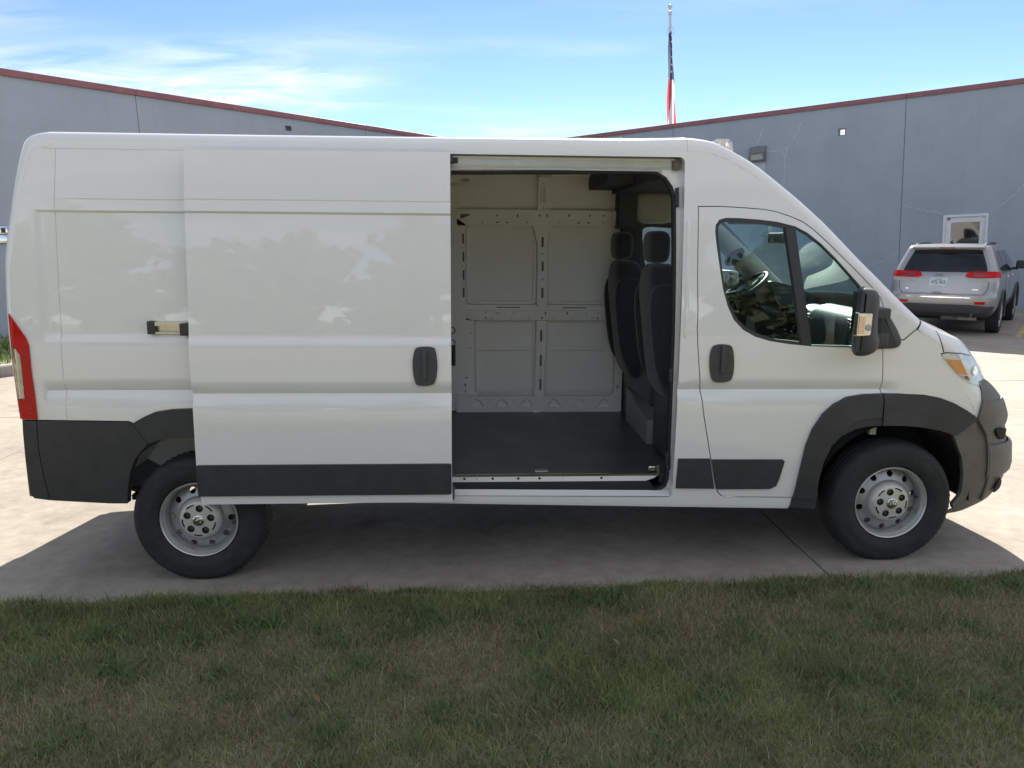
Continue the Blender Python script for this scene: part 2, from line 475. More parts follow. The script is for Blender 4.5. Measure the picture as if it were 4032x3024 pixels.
def text_mesh(name, body, size, mt, parent, loc, rot, extrude=0.002, align='CENTER', sx=1.0):
    cu = bpy.data.curves.new(name, 'FONT')
    cu.body = body; cu.size = size; cu.extrude = extrude; cu.align_x = align; cu.align_y = 'CENTER'
    to = bpy.data.objects.new(name, cu); C.objects.link(to)
    dg = bpy.context.evaluated_depsgraph_get()
    me = bpy.data.meshes.new_from_object(to.evaluated_get(dg))
    bpy.data.objects.remove(to)
    me.materials.clear(); me.materials.append(M[mt])
    o = link_mesh(name, me, parent); o.location = loc; o.rotation_euler = rot; o.scale = (sx, 1, 1)
    return o

def rrect(x0, z0, x1, z1, r, k=5):
    P = []
    for cx, cz, a0 in ((x1-r, z1-r, 0), (x0+r, z1-r, 90), (x0+r, z0+r, 180), (x1-r, z0+r, 270)):
        for i in range(k + 1):
            a = rad(a0 + 90 * i / k); P.append((cx + r * math.cos(a), cz + r * math.sin(a)))
    return P

def ell(cx, cz, a, b, n=14):
    return [(cx + a * math.cos(2*math.pi*i/n), cz + b * math.sin(2*math.pi*i/n)) for i in range(n)]
# ------------------------------------------------------------------ ground, driveway, lawn
def flat(name, poly, z, mt, parent=None):
    return link(name, [(x, y, z) for x, y in poly], [tuple(range(len(poly)))], mt, parent)

LAWN_Y = -1.24
g = flat('ground', [(-500, -500), (500, -500), (500, 500), (-500, 500)], -0.06, 'lawn_far')
tag(g, 'wide ground reaching to the horizon around the lot', 'ground', kind='structure')
drive = flat('driveway', [(-45, LAWN_Y), (60, LAWN_Y), (60, 60), (-45, 60)], -0.014, 'joint')
tag(drive, 'tan concrete driveway and parking lot in large slabs', 'driveway', kind='structure')
xj = [-28.6, -22.1, -15.6, -9.15, -2.70, 3.60, 10.46, 16.9, 23.3, 29.8]
for i in range(len(xj) - 1):
    base = 3.4 if xj[i] < 3.5 else 4.55
    yj = [LAWN_Y, base, base + 6.3, base + 12.6, base + 18.9, base + 25.2]
    for j in range(len(yj) - 1):
        gp = 0.006
        x0, x1, y0, y1 = xj[i] + gp, xj[i+1] - gp, yj[j] + (gp if j else 0), yj[j+1] - gp
        b = 0.008
        # joints wander a little and the edges are chipped
        rnd = random.Random(i * 31 + j)
        def edge(ax, ay, bx, by, n=24):
            out = []
            for k in range(n):
                t = k / n
                w = rnd.uniform(-0.0035, 0.0035)
                out.append((ax + (bx-ax)*t + (w if ax == bx else 0), ay + (by-ay)*t + (w if ay == by else 0)))
            return out
        ring = edge(x0, y0, x1, y0) + edge(x1, y0, x1, y1) + edge(x1, y1, x0, y1) + edge(x0, y1, x0, y0)
        cx, cy = (x0+x1)/2, (y0+y1)/2
        def shrink(p): 
            return (min(max(p[0], x0 + b), x1 - b), min(max(p[1], y0 + b), y1 - b))
        n = len(ring)
        V = [(x, y, -0.016) for x, y in ring] + [(x, y, -0.004) for x, y in ring] + [(*shrink(p), 0.0) for p in ring]
        Fs = [(k, (k+1) % n, n+(k+1) % n, n+k) for k in range(n)] + [(n+k, n+(k+1) % n, 2*n+(k+1) % n, 2*n+k) for k in range(n)]
        Fs.append(tuple(range(2*n, 3*n)))
        link('concrete_slab', V, Fs, 'concrete', drive)

lawn = flat('lawn', [(-80, -60), (80, -60), (80, LAWN_Y), (-80, LAWN_Y)], -0.03, 'lawn_far')
tag(lawn, 'dry green lawn in front of the driveway', 'lawn', kind='structure')
st = flat('street', [(-80, -19.5), (80, -19.5), (80, -12.5), (-80, -12.5)], -0.024, 'concrete')
tag(st, 'pale street across the lawn, mirrored in the van', 'street', kind='structure')
# soil bed under the near grass: gently uneven
nx, ny = 60, 24
V = []
rnd = random.Random(5)
for j in range(ny + 1):
    for i in range(nx + 1):
        x, y = -4 + 12 * i / nx, LAWN_Y - 3.4 * j / ny
        z = 0.012 * math.sin(x * 2.1 + 1) * math.sin(y * 3.0) + 0.008 * math.sin(x * 5.3 + y * 4) + 0.012 * min(1, j / 4)
        if j == ny or i in (0, nx): z = -0.028
        V.append((x, y + (0.015 * math.sin(x * 7) + 0.01 * math.sin(x * 17)) * (1 if j == 0 else 0), z))
soil_z = {}
Fs = [(j*(nx+1)+i, (j+1)*(nx+1)+i, (j+1)*(nx+1)+i+1, j*(nx+1)+i+1) for j in range(ny) for i in range(nx)]
tb = link('turf', V, Fs, 'soil', None, smooth=60)
tag(tb, 'bare soil and thatch under the near grass', 'turf', kind='structure')

# parking stripe by the SUV
u = Vector((0.64, 0.768)); w = Vector((0.768, -0.64))
def stripe(ox, oy, ln):
    o_ = Vector((ox, oy)); P = [o_, o_ + w * 0.10, o_ + w * 0.10 + u * ln, o_ + u * ln]
    return flat('parking_stripe', [(p.x, p.y) for p in P], 0.004, 'yellow', drive)
stripe(11.86, 8.83, 5.2); stripe(9.4, 10.9, 5.2)

# verge along the left wing with its kerb
WL = Vector((0.59327, 0.80498)); WN = Vector((0.804, -0.594))
k0 = Vector((-5.27, 6.08))
def kp(s, d, z): p = k0 + WL * s + WN * d; return (p.x, p.y, z)
kb = empty('kerb', (-5.27, 6.08, 0))
for s0 in np.arange(-15, 12, 3.0):
    b = MB()
    q = [kp(s0 + .004, 0, 0), kp(s0 + 2.996, 0, 0), kp(s0 + 2.996, 0, .14), kp(s0 + .004, 0, .14), kp(s0 + .004, -.02, .16), kp(s0 + 2.996, -.02, .16), kp(s0 + 2.996, -.16, .16), kp(s0 + .004, -.16, .16), kp(s0+.004, -.16, 0), kp(s0+2.996, -.16, 0)]
    b.add([Vector(p) - Vector((-5.27, 6.08, 0)) for p in q], [(0,1,2,3),(3,2,5,4),(4,5,6,7),(7,6,9,8),(1,9,6,5,2),(0,3,4,7,8)])
    b.build('kerb_stone', 'kerb', kb, smooth=None)
tag(kb, 'low concrete kerb edging the grass verge by the left wing', 'kerb')
vg = link('verge', [kp(-16, -.15, .13), kp(14, -.15, .13), kp(14, -6, .13), kp(-16, -6, .13)], [(0, 1, 2, 3)], 'lawn_far')
tag(vg, 'grass verge between kerb and left wing', 'verge', kind='structure')

# ------------------------------------------------------------------ building: two wings meeting in an inner corner
BX = Vector((0.59327038, 0.8049827, 0.00575345)); BY = Vector((-0.80437717, 0.59307565, -0.03519429)); BZ = Vector((-0.03174303, 0.01625179, 0.99936393))
bm4 = Matrix((BX, BY, BZ)).transposed().to_4x4(); bm4.translation = Vector((2.83334726, 23.69105337, -0.39177042))
bld = empty('warehouse_building')
bld.matrix_world = bm4
tag(bld, 'grey concrete panel building with red coping, two wings meeting behind the van', 'building')
HE = 5.6
TH = 0.22
def wall_panel(name, a0, a1, holes=(), wing='L', z0=-1.2, z1=HE - 0.06):
    v2, f2 = triangulate([(a0 + .009, z0), (a1 - .009, z0), (a1 - .009, z1), (a0 + .009, z1)], holes, seg=1.5)
    n = len(v2)
    if wing == 'L':      # plane y=0, outside at -y
        V = [(p.x, 0, p.y) for p in v2] + [(p.x, TH, p.y) for p in v2]
        flip = False
    else:                # plane x=0, outside at -x, along y
        V = [(0, p.x, p.y) for p in v2] + [(TH, p.x, p.y) for p in v2]
        flip = True
    cnt = {(f[i], f[(i+1) % 3]) for f in f2 for i in range(3)}
    Fs = [tuple(f) for f in f2] + [tuple(i + n for i in reversed(f)) for f in f2] + [(b, a, a+n, b+n) for a, b in cnt if (b, a) not in cnt]
    if flip: Fs = [tuple(reversed(f)) for f in Fs]
    return link(name, V, Fs, 'wall', bld)
def rect(a0, z0, a1, z1): return [(a0, z0), (a1, z0), (a1, z1), (a0, z1)]
SC_L = (-9.89, 5.16, -9.69, 5.285); SC_R = (-11.72, 4.69, -11.53, 4.885)
Lseams = [0.0 + TH, -6.95, -13.935, -20.9, -27.9, -34.9]
for i in range(5):
    wall_panel('wall_panel', Lseams[i+1], Lseams[i], [rect(*SC_L)] if i == 1 else [], 'L')
DOOR = (-15.30, -1.2, -14.25, 2.345)
Rseams = [0.0, -6.614, -13.225, -19.84, -26.5]
for i in range(4):
    hs = [rect(*SC_R)] if i == 1 else []
    pn = None
    if i == 2:
        a0, a1 = Rseams[3], Rseams[2]
        v = [(a0 + .009, -1.2), (DOOR[0], -1.2), (DOOR[0], DOOR[3]), (DOOR[2], DOOR[3]), (DOOR[2], -1.2), (a1 - .009, -1.2), (a1 - .009, HE - .06), (a0 + .009, HE - .06)]
        v2, f2 = triangulate(v, seg=1.5)
        n = len(v2)
        V = [(0, p.x, p.y) for p in v2] + [(TH, p.x, p.y) for p in v2]
        cnt = {(f[k], f[(k+1) % 3]) for f in f2 for k in range(3)}
        Fs = [tuple(f) for f in f2] + [tuple(k + n for k in reversed(f)) for f in f2] + [(b, a, a+n, b+n) for a, b in cnt if (b, a) not in cnt]
        link('wall_panel', V, [tuple(reversed(f)) for f in Fs], 'wall', bld)
    else:
        wall_panel('wall_panel', Rseams[i+1], Rseams[i], hs, 'R')
# recessed caulk in the joints
for s_ in Lseams[1:5]:
    MB().box((s_ - .012, .012, -1.2), (s_ + .012, .1, HE - .07)).build('wall_joint', 'caulk', bld, smooth=None)
for s_ in Rseams[1:4]:
    MB().box((.012, s_ - .012, -1.2), (.1, s_ + .012, HE - .07)).build('wall_joint', 'caulk', bld, smooth=None)
# coping lengths
for i in range(5):
    MB().box((Lseams[i+1] + .003, -.05, HE - .13), (Lseams[i] - (.003 if i else TH + .06), TH + .06, HE), bev=.012).build('coping', 'coping', bld)
for i in range(4):
    MB().box((-.05, Rseams[i+1] + .003, HE - .13), (TH + .06, Rseams[i] - .003 if i else TH + .06, HE), bev=.012).build('coping', 'coping', bld)
# scupper openings: metal sleeve through the parapet
def sleeve(a0, z0, a1, z1, wing):
    b = MB(); t = .012; d0, d1 = -.012, TH + .02
    for (p0, q0, p1, q1) in ((a0 - t, z0 - t, a1 + t, z0), (a0 - t, z1, a1 + t, z1 + t), (a0 - t, z0, a0, z1), (a1, z0, a1 + t, z1)):
        if wing == 'L': b.box((p0, d0, q0), (p1, d1, q1))
        else: b.box((d0, p0, q0), (d1, p1, q1))
    return b.build('scupper', 'lamp_body', bld, smooth=None)
e = .013
sleeve(SC_L[0] + e, SC_L[1] + e, SC_L[2] - e, SC_L[3] - e, 'L'); sleeve(SC_R[0] + e, SC_R[1] + e, SC_R[2] - e, SC_R[3] - e, 'R')
# flat roofs behind the parapets and the back of each wing
link('roof', [(TH, -26.5, HE - 1.4), (16, -26.5, HE - 1.4), (16, 16, HE - 1.4), (-34.9, 16, HE - 1.4), (-34.9, TH, HE - 1.4), (TH, TH, HE - 1.4)], [(0, 1, 2, 3, 4, 5)], 'concrete', bld)
link('back_wall', [(16, -26.5, -1.2), (16, 16, -1.2), (-34.9, 16, -1.2), (-34.9, TH, -1.2), (TH, -26.5, -1.2)] + [(16, -26.5, HE - 1.4), (16, 16, HE - 1.4), (-34.9, 16, HE - 1.4), (-34.9, TH, HE - 1.4), (TH, -26.5, HE - 1.4)], [(0, 1, 6, 5), (1, 2, 7, 6), (2, 3, 8, 7), (4, 0, 5, 9)], 'wall', bld)
# crack repairs: raised ribbons of pale filler
cracks = [[(-9.401, 5.184), (-9.358, 4.884), (-9.24, 4.66)],
          [(-10.504, 5.169), (-10.397, 4.861), (-10.264, 4.623), (-10.103, 4.477), (-10.086, 4.199), (-10.069, 3.873), (-10.054, 3.2)],
          [(-9.557, 4.486), (-9.892, 4.428)], [(-10.103, 4.477), (-9.986, 4.466), (-10.036, 4.344), (-10.09, 4.2)],
          [(-13.27, 2.673), (-13.606, 2.542), (-13.926, 2.457), (-14.124, 2.424), (-14.24, 2.36)],
          [(-15.31, 2.36), (-15.609, 2.564), (-15.844, 2.796), (-16.2, 3.2)],
          [(-13.2, 1.406), (-13.009, 1.231), (-12.72, 1.101), (-12.3, 1.0)], [(-12.041, 2.089), (-11.914, 1.98), (-11.72, 1.7)]]
for ci, cr in enumerate(cracks):
    rnd = random.Random(ci)
    P = densify(cr, .06, closed=False)
    P = [Vector((p[0] + rnd.uniform(-.016, .016), p[1] + rnd.uniform(-.016, .016))) for p in P]
    V, Fs = [], []
    for i, p in enumerate(P):
        t = (P[min(i+1, len(P)-1)] - P[max(i-1, 0)]); t = t.normalized() if t.length else Vector((1, 0))
        nn = Vector((-t.y, t.x)); hw = rnd.uniform(.006, .02)
        for s_, d in ((-1, 0), (-.5, -.006), (.5, -.006), (1, 0)):
            q = p + nn * hw * s_; V.append((d - .001, q.x, q.y))
    for i in range(len(P) - 1):
        for k in range(3): Fs.append((4*i+k, 4*i+k+1, 4*i+k+5, 4*i+k+4))
    link('crack_repair', V, Fs, 'crack', bld)
# pale run-off stain under the wall lamp
link('stain', [(-.002, -9.13, 4.19), (-.002, -9.5, 4.17), (-.002, -9.47, 3.4), (-.002, -9.2, 3.4)], [(0, 1, 2, 3)], 'crack', bld)
# entrance door in the right wing
dr = MB()
fw = .07
dr.box((-.02, DOOR[0] + .004, -1.2), (.12, DOOR[0] + fw, DOOR[3] - .004)).box((-.02, DOOR[2] - fw, -1.2), (.12, DOOR[2] - .004, DOOR[3] - .004)).box((-.02, DOOR[0] + fw, DOOR[3] - fw), (.12, DOOR[2] - fw, DOOR[3] - .004))
door = dr.build('door', 'door_white', bld, smooth=None)
leaf = [(DOOR[0] + fw + .004, -1.2), (DOOR[2] - fw - .004, -1.2), (DOOR[2] - fw - .004, DOOR[3] - fw - .004), (DOOR[0] + fw + .004, DOOR[3] - fw - .004)]
v2, f2 = triangulate(leaf, [rect(-15.106, 1.0, -14.447, 2.134)], seg=.5)
n = len(v2)
cnt = {(f[k], f[(k+1) % 3]) for f in f2 for k in range(3)}
Fs = [tuple(f) for f in f2] + [tuple(k + n for k in reversed(f)) for f in f2] + [(b, a, a+n, b+n) for a, b in cnt if (b, a) not in cnt]
link('door_leaf', [(.02, p.x, p.y) for p in v2] + [(.065, p.x, p.y) for p in v2], [tuple(reversed(f)) for f in Fs], 'door_white', door)
link('door_pane', [(.045, -15.106, 1.0), (.045, -14.447, 1.0), (.045, -14.447, 2.134), (.045, -15.106, 2.134)], [(3, 2, 1, 0)], 'dark_glass', door)
MB().box((.005, -14.42, 2.2), (.03, -14.36, 2.27)).build('door_closer', 'lamp_body', door, smooth=None)

# wall pack lamp on the right wing
def on_bld(p): return bm4 @ Vector(p)
wp = empty('wall_lamp'); wp.matrix_world = bm4 @ Matrix.Translation((0, -9.30, 4.41))
tag(wp, 'boxy grey wall pack lamp high on the right wing, above the van windscreen', 'wall lamp')
b = MB()
prof = [(0, -.215), (0, .21), (-.10, .21), (-.17, .03), (-.15, -.215)]
V = [(x, -.235, z) for x, z in prof] + [(x, .235, z) for x, z in prof]
b.add(V, [tuple(reversed(range(5))), tuple(range(5, 10))] + [(i, (i+1) % 5, 5+(i+1) % 5, 5+i) for i in range(5)])
b.build('housing', 'lamp_body', wp, smooth=None)
b = MB()
def lp(t, yy, o): # along the sloped front
    x = -.17 + (.02) * t; z = .01 - .205 * t; return (x - o, yy, z)
b.add([lp(0, -.19, .006), lp(0, .19, .006), lp(.95, .19, .006), lp(.95, -.19, .006)], [(0, 1, 2, 3)])
b.build('lens', 'lamp_glass', wp, smooth=None)
fr = MB()
for a, c_ in (((0, -.21), (.12, .21)), ((.88, -.21), (1.0, .21)), ((.12, -.21), (.88, -.18)), ((.12, .18), (.88, .21))):
    p = [lp(a[0], a[1], .004), lp(a[0], c_[1], .004), lp(c_[0], c_[1], .004), lp(c_[0], a[1], .004)]
    q = [lp(a[0], a[1], .02), lp(a[0], c_[1], .02), lp(c_[0], c_[1], .02), lp(c_[0], a[1], .02)]
    fr.add(p + q, [(4, 5, 6, 7), (0, 1, 5, 4), (1, 2, 6, 5), (2, 3, 7, 6), (3, 0, 4, 7)])
fr.build('lens_frame', 'lamp_body', wp, smooth=None)
MB().box((-.05, -.02, .215), (-.0, .05, .235)).build('conduit', 'lamp_body', wp, smooth=None)
# small bright fixture on the left wing, beside the van's rear edge
fx = empty('wall_fixture'); fx.matrix_world = bm4 @ Matrix.Translation((-16.97, 0, 2.55))
tag(fx, 'small silver fixture on the left wing wall, just behind the van rear edge', 'fixture')
MB().box((-.10, -.10, .0), (.09, -.0, .16), bev=.02).build('upper_box', 'chrome', fx)
MB().box((-.09, -.08, -.16), (.08, -.0, -.005), bev=.015).build('lower_box', 'chrome', fx)
MB().box((-.04, -.112, .03), (.03, -.101, .12)).build('cover', 'plastic', fx, smooth=None)
SIL = [
    (-0.901, 0.476, -1.0, 0.03, 0.05), (-0.895, 0.67, -0.999, 0.034, 0.05), (-0.887, 0.856, -1.0, 0.026, 0.05), (-0.885, 0.961, -1.0, 0.003, 0.05),
    (-0.888, 1.117, -1.0, -0.017, 0.05), (-0.891, 1.244, -1.0, -0.019, 0.05), (-0.894, 1.368, -1.0, -0.006, 0.05), (-0.893, 1.499, -1.0, 0.014, 0.05),
    (-0.889, 1.638, -0.999, 0.034, 0.05), (-0.882, 1.759, -0.998, 0.067, 0.053), (-0.873, 1.816, -0.993, 0.116, 0.057), (-0.857, 1.91, -0.988, 0.155, 0.06),
    (-0.835, 2.016, -0.984, 0.176, 0.063), (-0.805, 2.168, -0.98, 0.197, 0.067), (-0.779, 2.273, -0.973, 0.23, 0.07), (-0.755, 2.337, -0.948, 0.317, 0.078),
    (-0.745, 2.352, -0.852, 0.524, 0.085), (-0.738, 2.357, -0.621, 0.784, 0.085), (-0.721, 2.361, -0.342, 0.94, 0.085), (-0.681, 2.366, -0.14, 0.99, 0.085),
    (-0.633, 2.367, -0.034, 0.999, 0.085), (-0.172, 2.367, -0.002, 1.0, 0.085), (0.378, 2.367, -0.002, 1.0, 0.085), (1.435, 2.37, -0.004, 1.0, 0.085),
    (2.005, 2.374, -0.008, 1.0, 0.085), (2.389, 2.378, -0.016, 1.0, 0.084), (2.662, 2.386, -0.007, 1.0, 0.082), (2.717, 2.389, 0.042, 0.999, 0.081),
    (2.786, 2.385, 0.136, 0.991, 0.08), (2.845, 2.38, 0.265, 0.964, 0.075), (2.897, 2.366, 0.389, 0.921, 0.07), (2.962, 2.339, 0.469, 0.883, 0.065),
    (3.063, 2.286, 0.529, 0.849, 0.063), (3.148, 2.228, 0.579, 0.815, 0.062), (3.235, 2.164, 0.608, 0.794, 0.06), (3.323, 2.097, 0.625, 0.781, 0.06),
    (3.412, 2.023, 0.647, 0.763, 0.06), (3.482, 1.963, 0.671, 0.741, 0.06), (3.592, 1.859, 0.684, 0.73, 0.06), (3.684, 1.771, 0.681, 0.733, 0.06),
    (3.778, 1.686, 0.674, 0.739, 0.06), (3.872, 1.6, 0.666, 0.746, 0.06), (3.969, 1.513, 0.644, 0.765, 0.06), (4.06, 1.436, 0.58, 0.815, 0.06),
    (4.114, 1.392, 0.481, 0.877, 0.07), (4.176, 1.352, 0.431, 0.902, 0.08), (4.218, 1.327, 0.499, 0.867, 0.09), (4.26, 1.296, 0.667, 0.745, 0.118),
    (4.273, 1.281, 0.84, 0.543, 0.145), (4.283, 1.264, 0.938, 0.346, 0.173), (4.301, 1.234, 0.979, 0.202, 0.2), (4.319, 1.198, 0.996, 0.093, 0.23),
    (4.331, 1.158, 1.0, 0.022, 0.26), (4.352, 1.11, 1.0, 0.0, 0.29), (4.387, 1.063, 1.0, 0.0, 0.32), (4.434, 1.01, 1.0, 0.0, 0.33),
    (4.468, 0.942, 1.0, 0.0, 0.34), (4.488, 0.866, 1.0, 0.0, 0.35), (4.504, 0.773, 1.0, 0.0, 0.36), (4.524, 0.681, 1.0, 0.0, 0.36),
    (4.536, 0.587, 1.0, 0.0, 0.36), (4.527, 0.5, 1.0, 0.0, 0.36), (4.493, 0.42, 1.0, 0.0, 0.36), (4.435, 0.362, 1.0, 0.0, 0.36),
    (4.336, 0.315, 1.0, 0.0, 0.36)
]
# ------------------------------------------------------------------ the van (body frame: x forwards from the rear axle, z up, nose-down rake)
RAKE = 0.0156301
van = empty('cargo_van', (0, 0, 0.03126), (0, RAKE, 0))
tag(van, 'white high roof cargo van with its side door slid open', 'van')
# Half-width against height, smoothed.
_zt = np.linspace(0.2, 2.7, 501)
_wt = np.interp(_zt, [0.30, 0.40, 0.70, 0.95, 1.30, 1.60, 1.90, 2.15, 2.35, 2.6], [0.985, 1.0, 1.015, 1.02, 1.02, 1.005, 0.98, 0.955, 0.93, 0.90])
_k = np.exp(-0.5 * (np.arange(-40, 41) / 16.0) ** 2); _k /= _k.sum()
_wt = np.convolve(np.pad(_wt, 40, mode='edge'), _k, mode='valid')
def W(z): return float(np.interp(z, _zt, _wt))
def ramp(v, a, b): return min(1.0, max(0.0, (v - a) / (b - a)))
def sstep(v, a, b): t = ramp(v, a, b); return t * t * (3 - 2 * t)
def yout(x, z):
    r = 0.0
    if x < 2.70:
        r += 0.012 * ramp(x, -.755, -.732) * min(ramp(z, 1.357, 1.385), 1 - ramp(z, 2.031, 2.043))
        if x > -0.64: r += 0.005 * max(0.0, 1 - abs(z - 2.100) / 0.005)
    if 1.018 < z < 1.13:
        m_ = ramp(x, -.775, -.75) * (1 - sstep(x, 3.86, 4.05))
        r += 0.024 * m_ * ((1.13 - z) / .047 if z > 1.083 else (z - 1.018) / .065)
    if x > 4.0: r += 0.02 * ramp(x, 4.0, 4.5) ** 2
    return W(z) - r
ydoor = lambda x, z: yout(0.6, z) + 0.10
ZL = [.45, .55, .65, .75, .85, .95, 1.018, 1.083, 1.13, 1.16, 1.25, 1.33, 1.357, 1.385, 1.41, 1.5, 1.6, 1.7, 1.8, 1.9, 1.99, 2.031, 2.043, 2.07, 2.095, 2.10, 2.105, 2.16, 2.25, 2.33]
XL = [-.775, -.755, -.732, -.70] + [round(-.5 + .3 * i, 3) for i in range(17)] + [4.05, 4.2, 4.35]

FD = [(2.784, 2.1), (2.915, 2.102), (3.052, 2.095), (3.155, 2.088), (3.224, 2.076), (3.303, 2.052), (3.373, 2.024), (3.435, 1.983), (3.525, 1.908), (3.616, 1.825), (3.708, 1.742), (3.8, 1.653), (3.838, 1.611), (3.857, 1.568), (3.866, 1.491), (3.875, 1.314), (3.887, 1.19), (3.891, 1.085), (3.899, 1.061), (3.905, 0.926), (3.763, 0.907), (3.672, 0.853), (3.612, 0.765), (3.579, 0.656), (3.559, 0.524), (3.559, 0.432), (3.421, 0.433), (3.028, 0.44), (2.998, 0.447), (2.972, 0.473), (2.953, 0.529), (2.912, 0.7), (2.861, 0.934), (2.83, 1.115), (2.808, 1.303), (2.798, 1.422), (2.798, 1.53), (2.79, 1.698), (2.787, 1.865)]
FFL_OUT = [(3.413, 0.375), (3.421, 0.433), (3.431, 0.484), (3.45, 0.636), (3.467, 0.756), (3.497, 0.854), (3.547, 0.942), (3.609, 1.004), (3.683, 1.042), (3.778, 1.057), (3.888, 1.061), (3.99, 1.061), (4.137, 1.054), (4.236, 1.036), (4.318, 1.007), (4.391, 0.968), (4.445, 0.934), (4.472, 0.912)]
FFL_IN = [(3.563, 0.365), (3.566, 0.442), (3.566, 0.554), (3.584, 0.655), (3.623, 0.755), (3.676, 0.814), (3.75, 0.853), (3.826, 0.869), (3.913, 0.874), (4.04, 0.873), (4.159, 0.861), (4.26, 0.841), (4.348, 0.811)]
FARCH = [(4.348, 0.811), (4.38, 0.751), (4.422, 0.67), (4.447, 0.568), (4.453, 0.465), (4.439, 0.423), (4.413, 0.397)]
FDLINE = [(3.903, 0.921), (3.763, 0.907), (3.672, 0.853), (3.612, 0.765), (3.579, 0.656), (3.559, 0.524), (3.559, 0.432)]
WINOUT = [(2.883, 1.965), (2.885, 1.998), (2.904, 2.027), (2.942, 2.038), (3.02, 2.037), (3.131, 2.03), (3.226, 2.02), (3.331, 1.996), (3.401, 1.962), (3.481, 1.904), (3.572, 1.821), (3.646, 1.746), (3.72, 1.67), (3.741, 1.602), (3.761, 1.325), (3.685, 1.327), (3.455, 1.333), (3.335, 1.344), (3.22, 1.361), (3.132, 1.386), (3.06, 1.425), (3.005, 1.48), (2.967, 1.556), (2.937, 1.649), (2.912, 1.783), (2.89, 1.907)]
PANE = [(2.901, 1.99), (2.918, 2.011), (2.96, 2.017), (3.123, 2.009), (3.272, 1.985), (3.394, 1.357), (3.246, 1.374), (3.148, 1.403), (3.077, 1.438), (3.022, 1.489), (2.984, 1.556), (2.955, 1.632), (2.93, 1.758), (2.904, 1.932)]
QPANE = [(3.333, 1.986), (3.402, 1.949), (3.482, 1.891), (3.573, 1.808), (3.647, 1.733), (3.712, 1.661), (3.724, 1.602), (3.742, 1.334), (3.459, 1.34)]
cin = [(s_[0], s_[1]) for s_ in SIL]

# rear arch line: wheel centre at x = -0.005
RAO = [(-.311, .904), (-.254, .937), (-.183, .968), (-.093, .982), (-.005, .985)]
RAI = [(-.382, .436), (-.368, .534), (-.347, .621), (-.315, .696), (-.281, .738), (-.232, .789), (-.176, .809), (-.086, .82), (-.005, .822)]
top_line = cin[3:44]
door_back = [p for p in FD[:14]][::-1]                       # from the mirror up and back along the door top
door_left = FD[28:39][::-1]                                  # down the rear edge of the front door
sill_line = [(2.719, .397), (1.9, .416), (1.43, .427), (.50, .450)]
arch_rear = [(.485, .452), (.47, .56), (.44, .70), (.385, .82), (.301, .904), (.244, .937), (.173, .968), (.083, .982), (-.005, .985), (-.093, .982), (-.183, .968), (-.254, .937), (-.311, .904)]
body_outline = [(-.888, .925)] + top_line + [(3.985, 1.372), (3.885, 1.40), (3.869, 1.491)] + door_back + door_left + [(2.998, .447), (3.028, .44), (3.421, .433), (3.413, .378)] + sill_line + arch_rear + [(-.335, .915)]
OPEN = [(x, z + (.020 * (2.707 - x) / 1.347 + .004 if z < 1 else 0)) for x, z in rrect(1.36, .437, 2.707, 2.360, .03)]
body_clean = body_outline
sheet('side_panel', body_clean, yout, 'paint', van, holes=[OPEN], thick=.012, xl=XL, zl=ZL, seg=.06)
far_outline = [(-.888, .925)] + top_line + [(3.985, 1.372), (3.93, 1.372), (3.90, 1.061)] + [(3.778, 1.057), (3.683, 1.042), (3.609, 1.004), (3.547, .942), (3.497, .854), (3.467, .756), (3.45, .636), (3.431, .484), (3.413, .378)] + sill_line + arch_rear + [(-.335, .915)]
sheet('side_panel', far_outline, yout, 'paint', van, holes=[inset(WINOUT, .002)], thick=.012, xl=XL[::2], zl=ZL[::2] + [1.083], seg=.09, far=True)

fender = [(3.992, 1.366), (4.063, 1.428)] + cin[44:56] + [(4.468, .942), (4.472, .915)] + FFL_OUT[:9:-1][1:] + [(3.897, 1.061), (3.891, 1.085), (3.887, 1.19), (3.875, 1.314), (3.872, 1.38)]
for far in (False, True):
    sheet('front_fender', fender, yout, 'paint', van, thick=.012, zl=ZL, xl=XL, seg=.05, far=far)

# front door skin with the window opening
fdoor = sheet('front_door', inset(FD, .0055), yout, 'paint', van, holes=[WINOUT], thick=.03, zl=ZL, xl=XL, seg=.05)
# soft bulge line under the glass is left to the panel; rubber surround
def ringsheet(name, outer, holes, mt, parent, off, thick, far=False):
    return sheet(name, outer, lambda x, z: yout(3.0, z), mt, parent, holes=holes, thick=thick, seg=.04, far=far, off=off)
for far, par in ((False, fdoor), (True, van)):
    ringsheet('window_surround', inset(WINOUT, .001), [PANE, QPANE], 'plastic', par, -.004, .02, far)
    sheet('window_pane', inset(PANE, -.004), lambda x, z: yout(3.0, z), 'glass', par, thick=.004, off=-.014, seg=.2, far=far)
    sheet('quarter_pane', inset(QPANE, -.004), lambda x, z: yout(3.0, z), 'glass', par, thick=.004, off=-.014, seg=.2, far=far)
# divider bar stands a little proud
sheet('window_divider', [(3.276, 1.992), (3.331, 1.994), (3.452, 1.338), (3.398, 1.346)], lambda x, z: yout(3.0, z), 'plastic', fdoor, thick=.02, off=.003)

